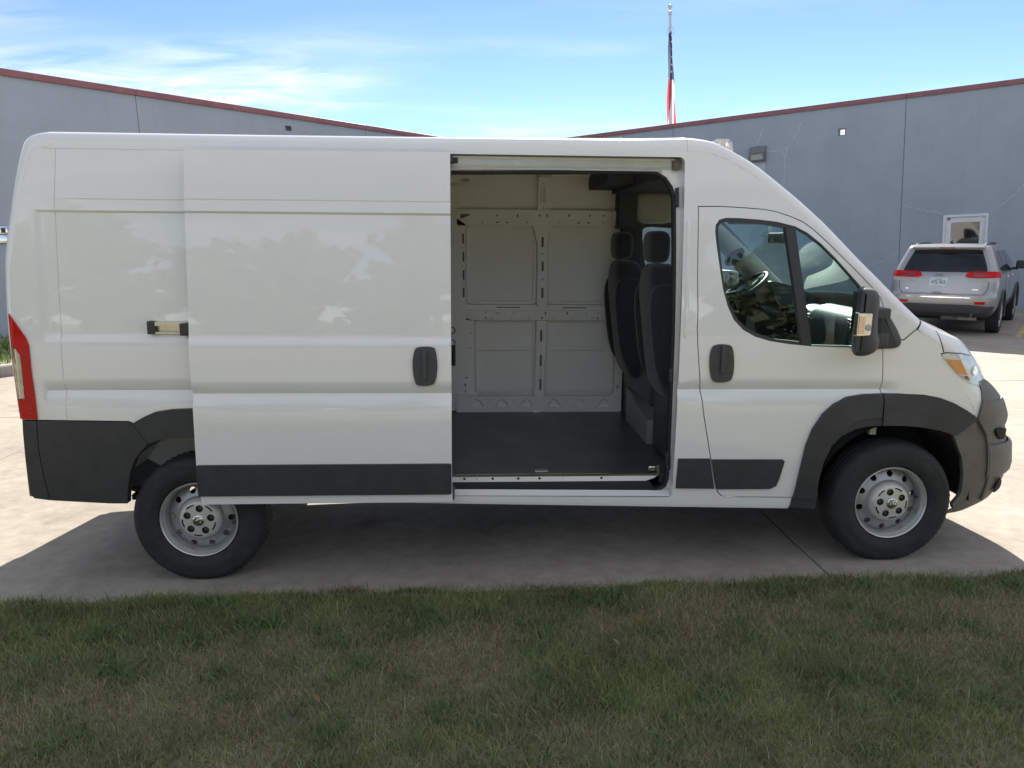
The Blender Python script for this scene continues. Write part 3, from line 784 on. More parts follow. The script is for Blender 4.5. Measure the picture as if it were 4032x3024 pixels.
# ---- door handles
def handle(outl, grip, yf, parent, off=0.0):
    o_ = smooth_poly(outl, 2)
    h = sheet('door_handle', o_, yf, 'grey_plastic', parent, thick=.014, off=off + .014, seg=.02, holes=[])
    cx = sum(p[0] for p in outl) / len(outl); cz = sum(p[1] for p in outl) / len(outl)
    y = -(yf(cx, cz) + off + .0145)
    b = MB()
    rr_ = ell(cx, cz, .048, .067, 20)
    # shallow dished cup
    V = [(x, y, z) for x, z in rr_] + [(cx + (x - cx) * .8, y + .0125, cz + (z - cz) * .8) for x, z in rr_] 
    b.add(V, [(i, (i+1) % 20, 20+(i+1) % 20, 20+i) for i in range(20)] + [tuple(range(20, 40))])
    b.build('handle_cup', 'plastic', h)
    xs = [p[0] for p in grip]; zs = [p[1] for p in grip]
    MB().box((min(xs), y - .016, min(zs)), (max(xs), y + .004, max(zs)), bev=.006).build('handle_grip', 'grey_plastic', h)
    return h
handle([(2.907, 1.344), (2.977, 1.344), (3.003, 1.331), (3.017, 1.247), (3.015, 1.172), (2.999, 1.132), (2.919, 1.126), (2.892, 1.143), (2.875, 1.228), (2.88, 1.321)], [(2.936, 1.338), (2.964, 1.183)], yout, fdoor)

# ---- sliding door, pushed back and standing off the side
SD = [(0.065, 2.354), (1.432, 2.359), (1.433, 1.566), (1.433, 1.382), (1.434, 1.073), (1.433, 0.691), (1.436, 0.463), (0.057, 0.46), (0.055, 0.505), (0.046, 0.513), (0.046, 0.689), (0.049, 0.894), (0.052, 1.076), (0.05, 1.151), (0.05, 1.379), (0.055, 1.56), (0.055, 2.008)]
sdoor = sheet('sliding_door', SD, ydoor, 'paint', van, thick=.045, zl=ZL, xl=[.2 + .2 * i for i in range(6)], seg=.06)
sheet('door_moulding', rrect(.047, .512, 1.431, .690, .012), ydoor, 'plastic', sdoor, thick=.018, off=.015, zl=[.53, .67], seg=.1)
handle([(1.253, 1.342), (1.337, 1.343), (1.352, 1.323), (1.362, 1.24), (1.352, 1.157), (1.331, 1.131), (1.253, 1.129), (1.237, 1.15), (1.224, 1.24), (1.235, 1.322)], [(1.277, 1.331), (1.303, 1.161)], ydoor, sdoor)
for zz in (2.33, .48):                                          # roller arms reaching back to the tracks
    MB().box((1.40, -(W(zz) + .06), zz - .02), (1.445, -(W(zz) - .07), zz + .02), bev=.004).build('roller_arm', 'plastic', sdoor)
MB().box((.02, -(W(1.43) + .07), 1.40), (.07, -(W(1.43) + .005), 1.46), bev=.004).build('roller_arm', 'plastic', sdoor)

# ---- panel seam on the rear quarter
MB().tube([(x, -(yout(x, z) - .0012), z) for x, z in densify([(-.628, 2.36), (-.649, 2.033), (-.654, 1.372), (-.662, .93)], .02, closed=False)], .0022, n=6).build('panel_seam', 'caulk_pale', van)
MB().tube([(x, -(yout(x, 2.359) - .0012), 2.359) for x in np.linspace(-.70, 1.36, 30)], .002, n=6).build('roof_seam', 'caulk_pale', van)

# ---- centre rail on the rear quarter
yr = yout(0, 1.43)
rl = MB()
rl.box((-.15, -(yr + .006), 1.398), (1.36, -(yr + .001), 1.462)).box((-.15, -(yr + .034), 1.453), (1.36, -(yr + .006), 1.462)).box((-.15, -(yr + .034), 1.398), (1.36, -(yr + .006), 1.407)).box((-.15, -(yr + .034), 1.440), (1.36, -(yr + .029), 1.453))
rail = rl.build('door_rail', 'steel', van, smooth=None)
MB().box((-.19, -(yr + .038), 1.395), (-.149, -(yr + .001), 1.465), bev=.005).build('rail_end_cap', 'plastic', rail)
MB().box((-.012, -(yr + .06), 1.39), (.03, -(yr + .005), 1.455), bev=.005).build('rail_carriage', 'plastic', rail)

# ---- door frame inside the side opening
APER = [(1.30, 2.267), (1.432, 2.267), (2.518, 2.283), (2.566, 2.277), (2.615, 2.251), (2.651, 2.202), (2.668, 2.14), (2.676, 1.861), (2.679, 1.725), (2.684, 1.338), (2.684, 1.257), (2.688, 0.874), (2.691, 0.639), (2.690, 0.535), (2.679, 0.491), (2.641, 0.468), (2.568, 0.462), (1.432, 0.478), (1.30, .478)]
yj_ = lambda x, z: W(z) - .078
jamb = sheet('door_frame', inset(OPEN, -.012), yj_, 'paint', van, holes=[APER], thick=.02, seg=.05)
P = densify(OPEN, .05)
V = []; Fs = []
for x, z in P: V += [(x, -(yout(1.5, z) - .006), z), (x, -(W(z) - .045), z + 0), (x, -(W(z) - .082), z)]
n = len(P)
for i in range(n):
    j = (i + 1) % n
    for k in range(2): Fs.append((3*i+k, 3*i+k+1, 3*j+k+1, 3*j+k))
link('door_frame_return', V, Fs, 'paint', jamb, smooth=35)
# rubber seal round the aperture, and the inner return
MB().tube([(x, -(yj_(x, z) + .006), z) for x, z in densify(APER[1:-1], .04, closed=False)], .011, n=8).build('door_seal', 'seal', jamb)
P = densify(APER[1:-1], .05, closed=False)
V = []; Fs = []
for x, z in P: V += [(x, -(yj_(x, z)), z), (x + .0, -(yj_(x, z) - .06), z)]
for i in range(len(P) - 1): Fs.append((2*i, 2*i+1, 2*i+3, 2*i+2))
link('seal_flange', V, Fs, 'seal', jamb, smooth=35)
# top track: channel under the roof rail
tk = MB()
tk.box((1.375, -(W(2.33) - .040), 2.346), (2.66, -(W(2.33) - .077), 2.353)).box((1.375, -(W(2.33) - .066), 2.30), (2.66, -(W(2.33) - .077), 2.346)).box((1.375, -(W(2.33) - .050), 2.310), (2.64, -(W(2.33) - .066), 2.317)).box((1.375, -(W(2.3) - .055), 2.287), (2.60, -(W(2.3) - .077), 2.292))
track = tk.build('top_track', 'steel', van, smooth=None)
MB().box((1.436, -(W(2.33) - .03), 2.315), (1.47, -(W(2.33) - .07), 2.345), bev=.004).build('track_stop', 'plastic', track)
MB().box((2.655, -(W(2.33) - .04), 2.295), (2.695, -(W(2.33) - .077), 2.357), bev=.006).build('track_end', 'bumper', track)
# latch plates and bumpers on the B pillar
for pts in ([(2.678, 2.198), (2.698, 2.204), (2.701, 2.096), (2.686, 2.093), (2.676, 2.125)], [(2.676, .698), (2.704, .705), (2.709, .595), (2.694, .591), (2.68, .635)]):
    lt = sheet('latch_plate', [(x - .004, z) for x, z in pts], yj_, 'plastic', jamb, thick=.012, off=.013, seg=.1)
    for zz in (max(p[1] for p in pts) - .02, min(p[1] for p in pts) + .02):
        MB().lathe([(.0055, 0), (.0055, -.005), (.003, -.007)], n=12, center=(2.688, -(yj_(2.69, zz) + .013), zz)).build('latch_screw', 'nut', lt)
MB().lathe([(.014, 0), (.014, -.01), (.011, -.014)], n=20, center=(2.69, -(yj_(2.69, .47) + .001), .452)).build('drain_plug', 'plastic', jamb)
MB().box((2.668, -(yj_(2.68, 1.16) + .03), 1.122), (2.688, -(yj_(2.68, 1.16) + .002), 1.196), bev=.008).build('striker', 'plastic', jamb)
# pressed bead on the B pillar
MB().tube([(2.735, -(yout(2.735, z) - .006), z) for z in np.linspace(1.36, 2.04, 18)], [.004] + [.014] * 16 + [.004], n=10).build('pillar_bead', 'paint', van)

# ---- mouldings
sheet('pillar_moulding', [(2.729, .681), (2.912, .68), (2.950, .498), (2.724, .502)], yout, 'plastic', van, thick=.016, off=.013, seg=.1)
sheet('door_moulding', [(2.926, .675), (3.340, .672), (3.352, .662), (3.33, .556), (3.315, .511), (3.278, .493), (2.965, .495)], yout, 'plastic', fdoor, thick=.016, off=.013, seg=.1)
sheet('rocker_flange', [(.5, .438), (3.41, .364), (3.41, .378), (.5, .452)], lambda x, z: W(z) - .006, 'paint', van, thick=.05, seg=.3)

# ---- wheel arch trims
def rim_y(off): return lambda x, z: yout(3.3, z) + off
for far in (False, True):
    sheet('arch_trim', inset(FFL_OUT[1:11] + [(3.896, 1.06)] + [(3.896, .921)] + FDLINE[1:], .001), rim_y(0), 'plastic', fdoor if not far else van, thick=.03, off=.022, seg=.05, far=far)
    sheet('arch_trim', [FFL_OUT[0], (3.421, .430)] + [(x + .003, z - .003) for x, z in reversed(FDLINE)] + FFL_IN[:9][::-1], rim_y(0), 'plastic', van, thick=.06, off=.010, seg=.05, far=far)
    sheet('arch_trim', inset([(3.90, 1.061)] + FFL_OUT[11:] + FFL_IN[:7:-1] + [(3.905, .874)], .0015), rim_y(0), 'plastic', van, thick=.06, off=.022, seg=.05, far=far)
    ro = RAO + [(-.01 - x, z) for x, z in RAO[:-1][::-1]] + [(.385, .82), (.44, .70), (.47, .56), (.48, .42)]
    ri = [(-.01 - x, z) for x, z in RAI[:-1]] + RAI[8:4:-1]
    sheet('arch_trim', inset(ro + ri, .001), rim_y(0), 'plastic', van, thick=.06, off=.020, seg=.05, far=far)

# ---- surfaces that close over the top: rear, roof, windscreen, bonnet, nose
def cr(p0, p1, p2, p3, t):
    return [0.5 * (2*b + (c_ - a) * t + (2*a - 5*b + 4*c_ - d) * t*t + (3*b - a - 3*c_ + d) * t**3) for a, b, c_, d in zip(p0, p1, p2, p3)]
def crown_of(i):
    return float(np.interp(i, [0, 15, 20, 30, 34, 38, 43, 46, 52, 64], [.015, .015, .035, .04, .07, .10, .10, .09, .10, .12]))
NA = 9
def section(i):
    k = int(math.floor(i)); t = i - k
    k = min(max(k, 0), len(SIL) - 1)
    p = [SIL[min(max(k + d, 0), len(SIL) - 1)] for d in (-1, 0, 1, 2)]
    x, z, nx_, nz_, r = cr(*p, t) if t > 1e-6 else SIL[k]
    l_ = math.hypot(nx_, nz_); nx_, nz_ = nx_ / l_, nz_ / l_
    w_ = yout(x, z) + .0
    c_ = crown_of(i)
    out = []
    for a in range(NA + 1):
        th = math.pi / 2 * a / NA
        o_ = r * math.sin(th); out.append((x + nx_ * o_, -(w_ - r * (1 - math.cos(th))), z + nz_ * o_))
    fl = w_ - r
    for a in range(1, 16):
        t_ = -1 + 2 * a / 16; o_ = r + c_ * (1 - t_ * t_)
        out.append((x + nx_ * o_, fl * t_, z + nz_ * o_))
    near = out[:NA + 1]
    return out + [(a, -b, c2) for a, b, c2 in reversed(near)]
NC = 2 * (NA + 1) + 15
def over(name, i0, i1, mt, c0=0, c1=NC - 1, sub=3, parent=van, lift=0.0, smooth=30):
    st = np.linspace(i0, i1, max(2, int(round((i1 - i0) * sub)) + 1))
    V = []; Fs = []
    for i in st:
        S = section(float(i))
        V += [Vector(p) for p in S[c0:c1 + 1]]
    m_ = c1 - c0 + 1
    for a in range(len(st) - 1):
        for b in range(m_ - 1): Fs.append((a*m_+b, a*m_+b+1, (a+1)*m_+b+1, (a+1)*m_+b))
    o_ = link(name, V, Fs, mt, parent, smooth)
    if lift:
        me = o_.data; nn = [v.normal.copy() for v in me.vertices]
        for v, q in zip(me.vertices, nn): v.co += q * lift
    return o_
MIDC = (NC - 1) // 2
over('rear_door', 3, 16, 'paint', 0, MIDC); over('rear_door', 3, 16, 'paint', MIDC, NC - 1)
over('roof', 16, 27, 'paint'); over('roof_cap', 27.02, 36, 'paint')
over('windscreen_pillar', 36, 43, 'paint', 0, NA + 1); over('windscreen_pillar', 36, 43, 'paint', NC - NA - 2, NC - 1)
over('windscreen', 36, 43, 'screen_glass', NA + 1, NC - NA - 2)
over('bonnet', 43.12, 49.5, 'paint'); 
over('nose_panel', 49.5, 54, 'paint', 0, NA + 1); over('nose_panel', 49.5, 54, 'paint', NC - NA - 2, NC - 1)
over('grille', 49.5, 54, 'plastic', NA + 1, NC - NA - 2)
over('nose_panel', 54, 56.4, 'paint', 0, 2); over('nose_panel', 54, 56.4, 'paint', NC - 3, NC - 1)
fb = over('front_bumper', 56.4, 64, 'bumper', lift=.006)
over('bumper_upper', 54, 56.4, 'bumper', 2, NC - 3, parent=fb, lift=.003)
over('rear_bumper', 0, 3, 'bumper', lift=.012)

# bumper sides
fb_side = [(4.475, .918), (4.488, .866), (4.504, .773), (4.524, .681), (4.536, .587), (4.527, .5), (4.493, .42), (4.44, .365), (4.42, .350)] + [(4.408, .38)] + FARCH[::-1][1:] + [(4.35, .815), (4.470, .910)]
for far in (False, True):
    sheet('bumper_side', inset(fb_side, .001), yout, 'bumper', fb, thick=.03, off=.006, seg=.05, far=far, zl=[.5, .6, .7, .8, .9])
rb = [(-.90, .923), (-.335, .913), (-.313, .902), (-.234, .787), (-.281, .738), (-.315, .696), (-.347, .621), (-.368, .534), (-.382, .436), (-.482, .437), (-.799, .459)]
seam = [(-.817, .592), (-.826, .763), (-.818, .921)]
rb_main = [(-.818, .921), (-.335, .913), (-.313, .902), (-.234, .787), (-.281, .738), (-.315, .696), (-.347, .621), (-.368, .534), (-.382, .436), (-.482, .437), (-.799, .459), (-.817, .592), (-.826, .763)]
rb_corner = [(-.895, .923), (-.818, .921), (-.826, .763), (-.817, .592), (-.799, .459), (-.885, .472), (-.905, .50), (-.905, .70), (-.90, .85)]
for far in (False, True):
    sheet('bumper_side', inset(rb_main, .0025), yout, 'plastic', van, thick=.05, off=.012, seg=.05, far=far)
    sheet('bumper_corner', inset(rb_corner, .0025), yout, 'plastic', van, thick=.05, off=.012, seg=.05, far=far)
MB().tube([(-.45, -.98, .885), (-.47, -.99, .7), (-.46, -.99, .5)], [.004, .010, .004], n=8).build('bumper_crease', 'plastic', van)
# tow step below the rear bumper
MB().box((-.74, -.9, .415), (-.52, .9, .448), bev=.01).build('rear_crossmember', 'steel', van)

# ---- tail lamps
TAIL = [(-.898, 1.479), (-.868, 1.43), (-.835, 1.376), (-.821, 1.332), (-.822, 1.203), (-.817, 1.062), (-.817, .927), (-.905, .931), (-.91, 1.042), (-.912, 1.163), (-.915, 1.273), (-.915, 1.50)]
CLR = [(-.912, 1.33), (-.887, 1.312), (-.869, 1.283), (-.866, 1.223), (-.867, 1.143), (-.868, 1.041), (-.908, 1.042), (-.910, 1.153), (-.912, 1.253)]
def yrear(x, z):                                             # wraps round the rear corner
    d = -.885 - x
    return yout(-.85, z) - (0.0 if d <= 0 else .05 - math.sqrt(max(0, .05 ** 2 - min(d, .05) ** 2)))
for far in (False, True):
    tl = sheet('tail_lamp', TAIL, yrear, 'red_lens', van, holes=[CLR], thick=.03, off=.012, seg=.03, far=far, xl=[-.9, -.89, -.88])
    sheet('lamp_reflector', inset(CLR, .001), yrear, 'lamp_silver', tl, thick=.004, off=-.004, seg=.03, far=far, xl=[-.9, -.89])
    sheet('lamp_lens', inset(CLR, .0015), yrear, 'clear_lens', tl, thick=.004, off=.013, seg=.03, far=far, xl=[-.9, -.89])
    for q in range(2):
        cz = 1.11 + .11 * q
        sg = 1 if far else -1
        MB().lathe([(.001, .010), (.018, .004), (.022, -.006)], n=16, center=(-.886, sg * (yrear(-.886, cz) + .0), cz)).build('bulb', 'lamp_silver', tl)
    for q in range(14):
        cz = .96 + .026 * q
        if cz < 1.30:
            b = MB(); sg = 1 if far else -1; y0 = sg * (yout(-.85, cz) + .0125)
            b.box((-.852, min(y0, y0 + sg * .002), cz), (-.83, max(y0, y0 + sg * .002), cz + .003)); b.build('lens_rib', 'dark_red_lens', tl, smooth=None)

# ---- base surface for parts that sit on the nose
def surf_mesh():
    V, Fs = [], []
    st = np.linspace(43, 64, 85)
    for i in st: V += [Vector(p) for p in section(float(i))]
    for a in range(len(st) - 1):
        for b in range(NC - 1): Fs.append((a*NC+b, a*NC+b+1, (a+1)*NC+b+1, (a+1)*NC+b))
    n0 = len(V); xs = np.linspace(3.9, 4.52, 50); zs = np.linspace(.35, 1.40, 80)
    for x in xs:
        for z in zs: V.append(Vector((x, -yout(x, z), z)))
    def cin_x(z):
        cand = [SIL[i][0] for i in range(44, 65)]; cz = [SIL[i][1] for i in range(44, 65)]
        return float(np.interp(z, cz[::-1], cand[::-1]))
    for a in range(len(xs) - 1):
        for b in range(len(zs) - 1):
            if xs[a + 1] <= cin_x(zs[b]) + .005: Fs.append((n0 + a*80+b, n0 + (a+1)*80+b, n0 + (a+1)*80+b+1, n0 + a*80+b+1))
    return V, Fs
NOSE = BVHTree.FromPolygons(*surf_mesh())
def nose_patch(name, outer3, mt, parent, off=.004, thick=.01, seg=.02, holes=(), far=False, smooth=35, grid=.03):
    """Panel following the nose; outline given in (x,z), laid on the surface from the side."""
    xs = [p[0] for p in outer3]; zs = [p[1] for p in outer3]
    v2, f2 = triangulate(outer3, holes, np.arange(min(xs) + grid, max(xs), grid), np.arange(min(zs) + grid, max(zs), grid), seg)
    V = []; N = []
    last = None
    for p in v2:
        h, nn, _, _ = NOSE.ray_cast(Vector((p.x, -3, p.y)), Vector((0, 1, 0)))
        if h is None:
            h, nn, _, _ = NOSE.find_nearest(Vector((p.x, -.85, p.y)))
        if nn.y > 0: nn = -nn
        V.append(h); N.append(nn)
    n = len(V)
    A = [v + q * off for v, q in zip(V, N)] + [v + q * (off - thick) for v, q in zip(V, N)]
    cnt = {(f[i], f[(i+1) % 3]) for f in f2 for i in range(3)}
    Fs = [tuple(f) for f in f2] + [tuple(i + n for i in reversed(f)) for f in f2] + [(b, a, a+n, b+n) for a, b in cnt if (b, a) not in cnt]
    if far: A = [Vector((v.x, -v.y, v.z)) for v in A]; Fs = [tuple(reversed(f)) for f in Fs]
    return link(name, A, Fs, mt, parent, smooth)
# ---- headlamps, bumper details
HEAD = [(4.22, 1.288), (4.248, 1.294), (4.335, 1.288), (4.418, 1.270), (4.47, 1.238), (4.505, 1.202), (4.53, 1.165), (4.541, 1.13), (4.489, 1.123), (4.486, 1.100), (4.432, 1.110), (4.387, 1.134), (4.337, 1.167), (4.277, 1.224), (4.236, 1.263)]
AMBER = [(4.245, 1.261), (4.336, 1.252), (4.392, 1.166), (4.330, 1.176), (4.280, 1.222)]
YEL = [(4.339, 1.166), (4.394, 1.160), (4.41, 1.133), (4.39, 1.139)]
for far in (False, True):
    hl = nose_patch('headlamp', HEAD, 'lamp_silver', van, off=.004, thick=.02, far=far)
    nose_patch('amber_reflector', AMBER, 'amber_lens', hl, off=.008, thick=.004, far=far)
    nose_patch('lower_reflector', YEL, 'clear_lens', hl, off=.008, thick=.003, far=far)
    nose_patch('lamp_bulb', ell(4.445, 1.185, .022, .026), 'chrome', hl, off=.012, thick=.006, far=far)
    nose_patch('headlamp_lens', inset(HEAD, -.002), 'lamp_lens_clear', hl, off=.014, thick=.003, far=far)
    # black strip between bonnet and lamp, upper corner of the bumper
    nose_patch('lamp_gap', [(4.216, 1.292), (4.248, 1.300), (4.335, 1.294), (4.42, 1.276), (4.42, 1.270), (4.335, 1.287), (4.248, 1.293), (4.22, 1.287)], 'dark', van, off=.003, thick=.01, far=far)
    nose_patch('bumper_top', [(4.489, 1.122), (4.545, 1.128), (4.60, 1.105), (4.66, 1.07), (4.70, 1.01), (4.60, 1.004), (4.503, 1.012), (4.501, 1.068), (4.490, 1.098)], 'bumper', fb, off=.008, thick=.02, far=far)
    nose_patch('bumper_cheek', [(4.494, .955), (4.503, 1.012), (4.60, 1.004), (4.70, 1.008), (4.74, .9), (4.70, .86), (4.612, .853), (4.56, .80), (4.487, .905)], 'bumper', fb, off=.016, thick=.02, far=far)
    nose_patch('fog_recess_shade', [(4.618, .838), (4.69, .836), (4.73, .825), (4.715, .775), (4.70, .768), (4.667, .772), (4.638, .80)], 'dark', fb, off=.010, thick=.012, far=far)  # dark patch on the surface, colouring in the shade of an opening
    nose_patch('lower_recess_shade', [(4.705, .535), (4.738, .502), (4.756, .45), (4.70, .432), (4.68, .44), (4.693, .488)], 'dark', fb, off=.010, thick=.006, far=far)  # likewise shade painted as a dark patch, no real hollow
    # bumper crease following the arch
    sg = 1 if far else -1
    cp = [(4.487, .905), (4.533, .851), (4.565, .798), (4.592, .714), (4.612, .623), (4.619, .522), (4.613, .442), (4.60, .39)]
    pts = []
    for x, z in smooth_poly(cp, 1, closed=False):
        h, nn, _, _ = NOSE.ray_cast(Vector((x, -3, z)), Vector((0, 1, 0)))
        if h is None: h, nn, _, _ = NOSE.find_nearest(Vector((x, -.9, z)))
        if nn.y > 0: nn = -nn
        p = h + nn * .002; pts.append((p.x, -sg * p.y if far else p.y, p.z))
    if far: pts = [(x, abs(y), z) for x, y, z in pts]
    MB().tube(pts, [.003] + [.008] * (len(pts) - 2) + [.003], n=10).build('bumper_crease', 'bumper', fb)
# protruding lower bar of the bumper
def bar(i_lo, i_hi, z0, z1, proud):
    V, Fs = [], []
    lv = [(z0, .0), (z0 + .015, proud * .8), (z0 + .05, proud), (z1 - .03, proud), (z1 - .008, proud * .75), (z1, 0)]
    for z, pr in lv:
        # find the section at that height
        i = float(np.interp(-z, [-SIL[k][1] for k in range(56, 65)], list(range(56, 65))))
        S = [Vector(p) for p in section(i)]
        sel = S[1:-1]
        for k, p in enumerate(sel):
            a, b = sel[max(k-1, 0)], sel[min(k+1, len(sel)-1)]
            t = (b - a); t.z = 0; t.normalize(); nn = Vector((t.y, -t.x, 0))
            if nn.x < 0: nn = -nn
            e_ = min(1.0, k / 7.0, (len(sel) - 1 - k) / 7.0); e_ = e_ * e_ * (3 - 2 * e_)
            V.append(Vector((p.x, p.y, z)) + nn * (.006 + pr * e_))
    m_ = len(sel)
    for a in range(len(lv) - 1):
        for k in range(m_ - 1): Fs.append((a*m_+k, a*m_+k+1, (a+1)*m_+k+1, (a+1)*m_+k))
    return link('bumper_bar', V, Fs, 'bumper', fb, smooth=40)
bar(0, 0, .545, .742, .022)
# dark line along bonnet shut
nose_patch('bonnet_gap', [(4.193, 1.418), (4.197, 1.418), (4.213, 1.365), (4.236, 1.299), (4.230, 1.299), (4.208, 1.365)], 'dark', van, off=.0015, thick=.006)

# ---- door mirrors
MIR = [(3.61, 1.665), (3.626, 1.677), (3.689, 1.67), (3.713, 1.645), (3.726, 1.592), (3.719, 1.543), (3.726, 1.427), (3.741, 1.402), (3.741, 1.361), (3.719, 1.327), (3.669, 1.309), (3.618, 1.31), (3.598, 1.327), (3.594, 1.385), (3.6, 1.551), (3.604, 1.641)]
MBASE = [(3.813, 1.561), (3.859, 1.536), (3.918, 1.459), (3.963, 1.382), (3.966, 1.347), (3.946, 1.326), (3.866, 1.321), (3.80, 1.321), (3.79, 1.40)]
def layered(name, outl, layers, mt, parent, smooth=50, sm=2):
    """Solid from one outline; layers = (y, inset, shift along x)."""
    V, Fs = [], []
    base = smooth_poly(outl, sm)
    if area2(base) < 0: base = base[::-1]
    n = len(base)
    for y, d, dx in layers:
        q = inset(base, d) if d else base
        V += [(p[0] + dx, y, p[1]) for p in q]
    for a in range(len(layers) - 1):
        for i in range(n): Fs.append((a*n+i, a*n+(i+1) % n, (a+1)*n+(i+1) % n, (a+1)*n+i))
    Fs.append(tuple(reversed(range(n)))); Fs.append(tuple(range((len(layers)-1)*n, len(layers)*n)))
    if layers[0][0] < layers[-1][0]: Fs = [tuple(reversed(f)) for f in Fs]
    return link(name, V, Fs, mt, parent, smooth)
for sg in (-1, 1):
    mr_ = layered('door_mirror', MIR, [(sg * 1.075, .03, .055), (sg * 1.085, .008, .05), (sg * 1.11, 0, .04), (sg * 1.235, 0, -.012), (sg * 1.27, .012, -.026), (sg * 1.285, .035, -.030)], 'grey_plastic', van)
    layered('mirror_base', MBASE, [(sg * .985, 0, 0), (sg * 1.035, 0, 0), (sg * 1.05, .02, 0)], 'grey_plastic', mr_)
    for z0, z1 in ((1.345, 1.42), (1.50, 1.56)):
        MB().box((3.70, min(sg * 1.03, sg * 1.15), z0), (3.83, max(sg * 1.03, sg * 1.15), z1), bev=.015).build('mirror_arm', 'grey_plastic', mr_)
    lamp = [(3.578, 1.549), (3.646, 1.547), (3.652, 1.541), (3.650, 1.436), (3.644, 1.426), (3.578, 1.422), (3.572, 1.428), (3.572, 1.544)]
    lo = layered('signal_lamp', lamp, [(sg * 1.255, 0, 0), (sg * 1.288, .001, 0), (sg * 1.292, .004, 0)], 'reflector', mr_, smooth=20, sm=0)
    MB().box((3.578, min(sg * 1.292, sg * 1.2935), 1.437), (3.610, max(sg * 1.292, sg * 1.2935), 1.528)).build('lamp_insert', 'amber_lens', lo, smooth=None)
    for q in range(9):
        z = 1.44 + .0105 * q; MB().box((3.577, min(sg * 1.2935, sg * 1.2965), z), (3.611, max(sg * 1.2935, sg * 1.2965), z + .006)).build('lamp_rib', 'reflector', lo, smooth=None)
    MB().lathe([(.001, sg * .004), (.014, sg * .002), (.018, 0)], n=16, center=(3.63, sg * 1.293, 1.47)).build('bulb', 'lamp_glass', lo)
    link('mirror_glass', [(3.636, sg * 1.09, 1.335), (3.596, sg * 1.225, 1.335), (3.596, sg * 1.225, 1.65), (3.636, sg * 1.09, 1.65)], [(0, 1, 2, 3)], 'chrome', mr_)

# ---- roof marker lamps
for yy in (-.60, .60):
    b = MB()
    S = section(31.15); S0 = Vector(min(S, key=lambda p: abs(p[1] - yy)))
    x0, z0 = S0.x, S0.z + .03
    V = [(x0 - .075, yy - .05, z0 + .03), (x0 + .06, yy - .05, z0 - .045), (x0 + .06, yy + .05, z0 - .045), (x0 - .075, yy + .05, z0 + .03),
         (x0 - .05, yy - .04, z0 + .06), (x0 + .045, yy - .04, z0 + .058), (x0 + .045, yy + .04, z0 + .058), (x0 - .05, yy + .04, z0 + .06)]
    bm = bmesh.new(); vv = [bm.verts.new(p) for p in V]
    for f in ((0, 3, 2, 1), (4, 5, 6, 7), (0, 1, 5, 4), (1, 2, 6, 5), (2, 3, 7, 6), (3, 0, 4, 7)): bm.faces.new([vv[i] for i in f])
    bmesh.ops.bevel(bm, geom=bm.edges[:], offset=.014, segments=3, affect='EDGES')
    me = bpy.data.meshes.new('marker_lamp'); bm.to_mesh(me); bm.free(); me.materials.append(M['frost']); me.shade_smooth()
    ml = link_mesh('marker_lamp', me, van)
    MB().lathe([(.001, .03), (.010, .022), (.012, 0), (.012, -.03)], axis='z', n=14, center=(x0 + .0, yy, z0 + .018)).build('bulb', 'amber_lens', ml)
    MB().box((x0 - .04, yy - .03, z0 - .01), (x0 + .03, yy + .03, z0 + .004), bev=.003).build('lamp_base', 'reflector', ml)

# ---- wheels
def hub_h(r): return float(np.interp(r, [0, .03, .05, .098, .106, .116, .122, .130, .150, .168, .180, .192], [-.098, -.098, -.096, -.093, -.088, -.072, -.056, -.044, -.037, -.031, -.024, -.010]))
def disc_mesh(name, outer_r, inner_r, holes, rings, mt, thick=.006):
    lines = [[(r * math.cos(2*math.pi*i/48), r * math.sin(2*math.pi*i/48)) for i in range(49)] for r in rings]
    out = ell(0, 0, outer_r, outer_r, 64)
    hs = list(holes) + ([ell(0, 0, inner_r, inner_r, 48)] if inner_r else [])
    v2, f2 = triangulate(out, hs, seg=.03, lines=lines)
    n = len(v2)
    V = [(p.x, hub_h(p.length), p.y) for p in v2] + [(p.x, hub_h(p.length) + thick, p.y) for p in v2]
    cnt = {(f[i], f[(i+1) % 3]) for f in f2 for i in range(3)}
    Fs = [tuple(f) for f in f2] + [tuple(i + n for i in reversed(f)) for f in f2] + [(b, a, a+n, b+n) for a, b in cnt if (b, a) not in cnt]
    me = bpy.data.meshes.new(name); me.from_pydata(V, [], Fs); me.materials.append(M[mt]); me.shade_smooth(); me.set_sharp_from_angle(angle=rad(32))
    return me
def mb_mesh(b, name, mt, smooth=35):
    me = bpy.data.meshes.new(name); me.from_pydata([tuple(v) for v in b.v], [], b.f); me.materials.append(M[mt])
    if smooth: me.shade_smooth(); me.set_sharp_from_angle(angle=rad(smooth))
    return me
tp = [(.222, -.084), (.228, -.096), (.240, -.104), (.252, -.106), (.256, -.1085), (.275, -.1125), (.300, -.1125), (.322, -.108), (.326, -.1085), (.340, -.103), (.356, -.092), (.366, -.078), (.3705, -.062), (.3715, -.048), (.364, -.046), (.364, -.040), (.372, -.038), (.372, -.012), (.364, -.010), (.364, -.004), (.372, -.002), (.372, .024), (.364, .026), (.364, .032), (.3715, .034), (.3705, .062), (.366, .078), (.356, .092), (.322, .108), (.275, .1125), (.24, .104), (.222, .084)]
b = MB().lathe(tp, n=96, close=True)
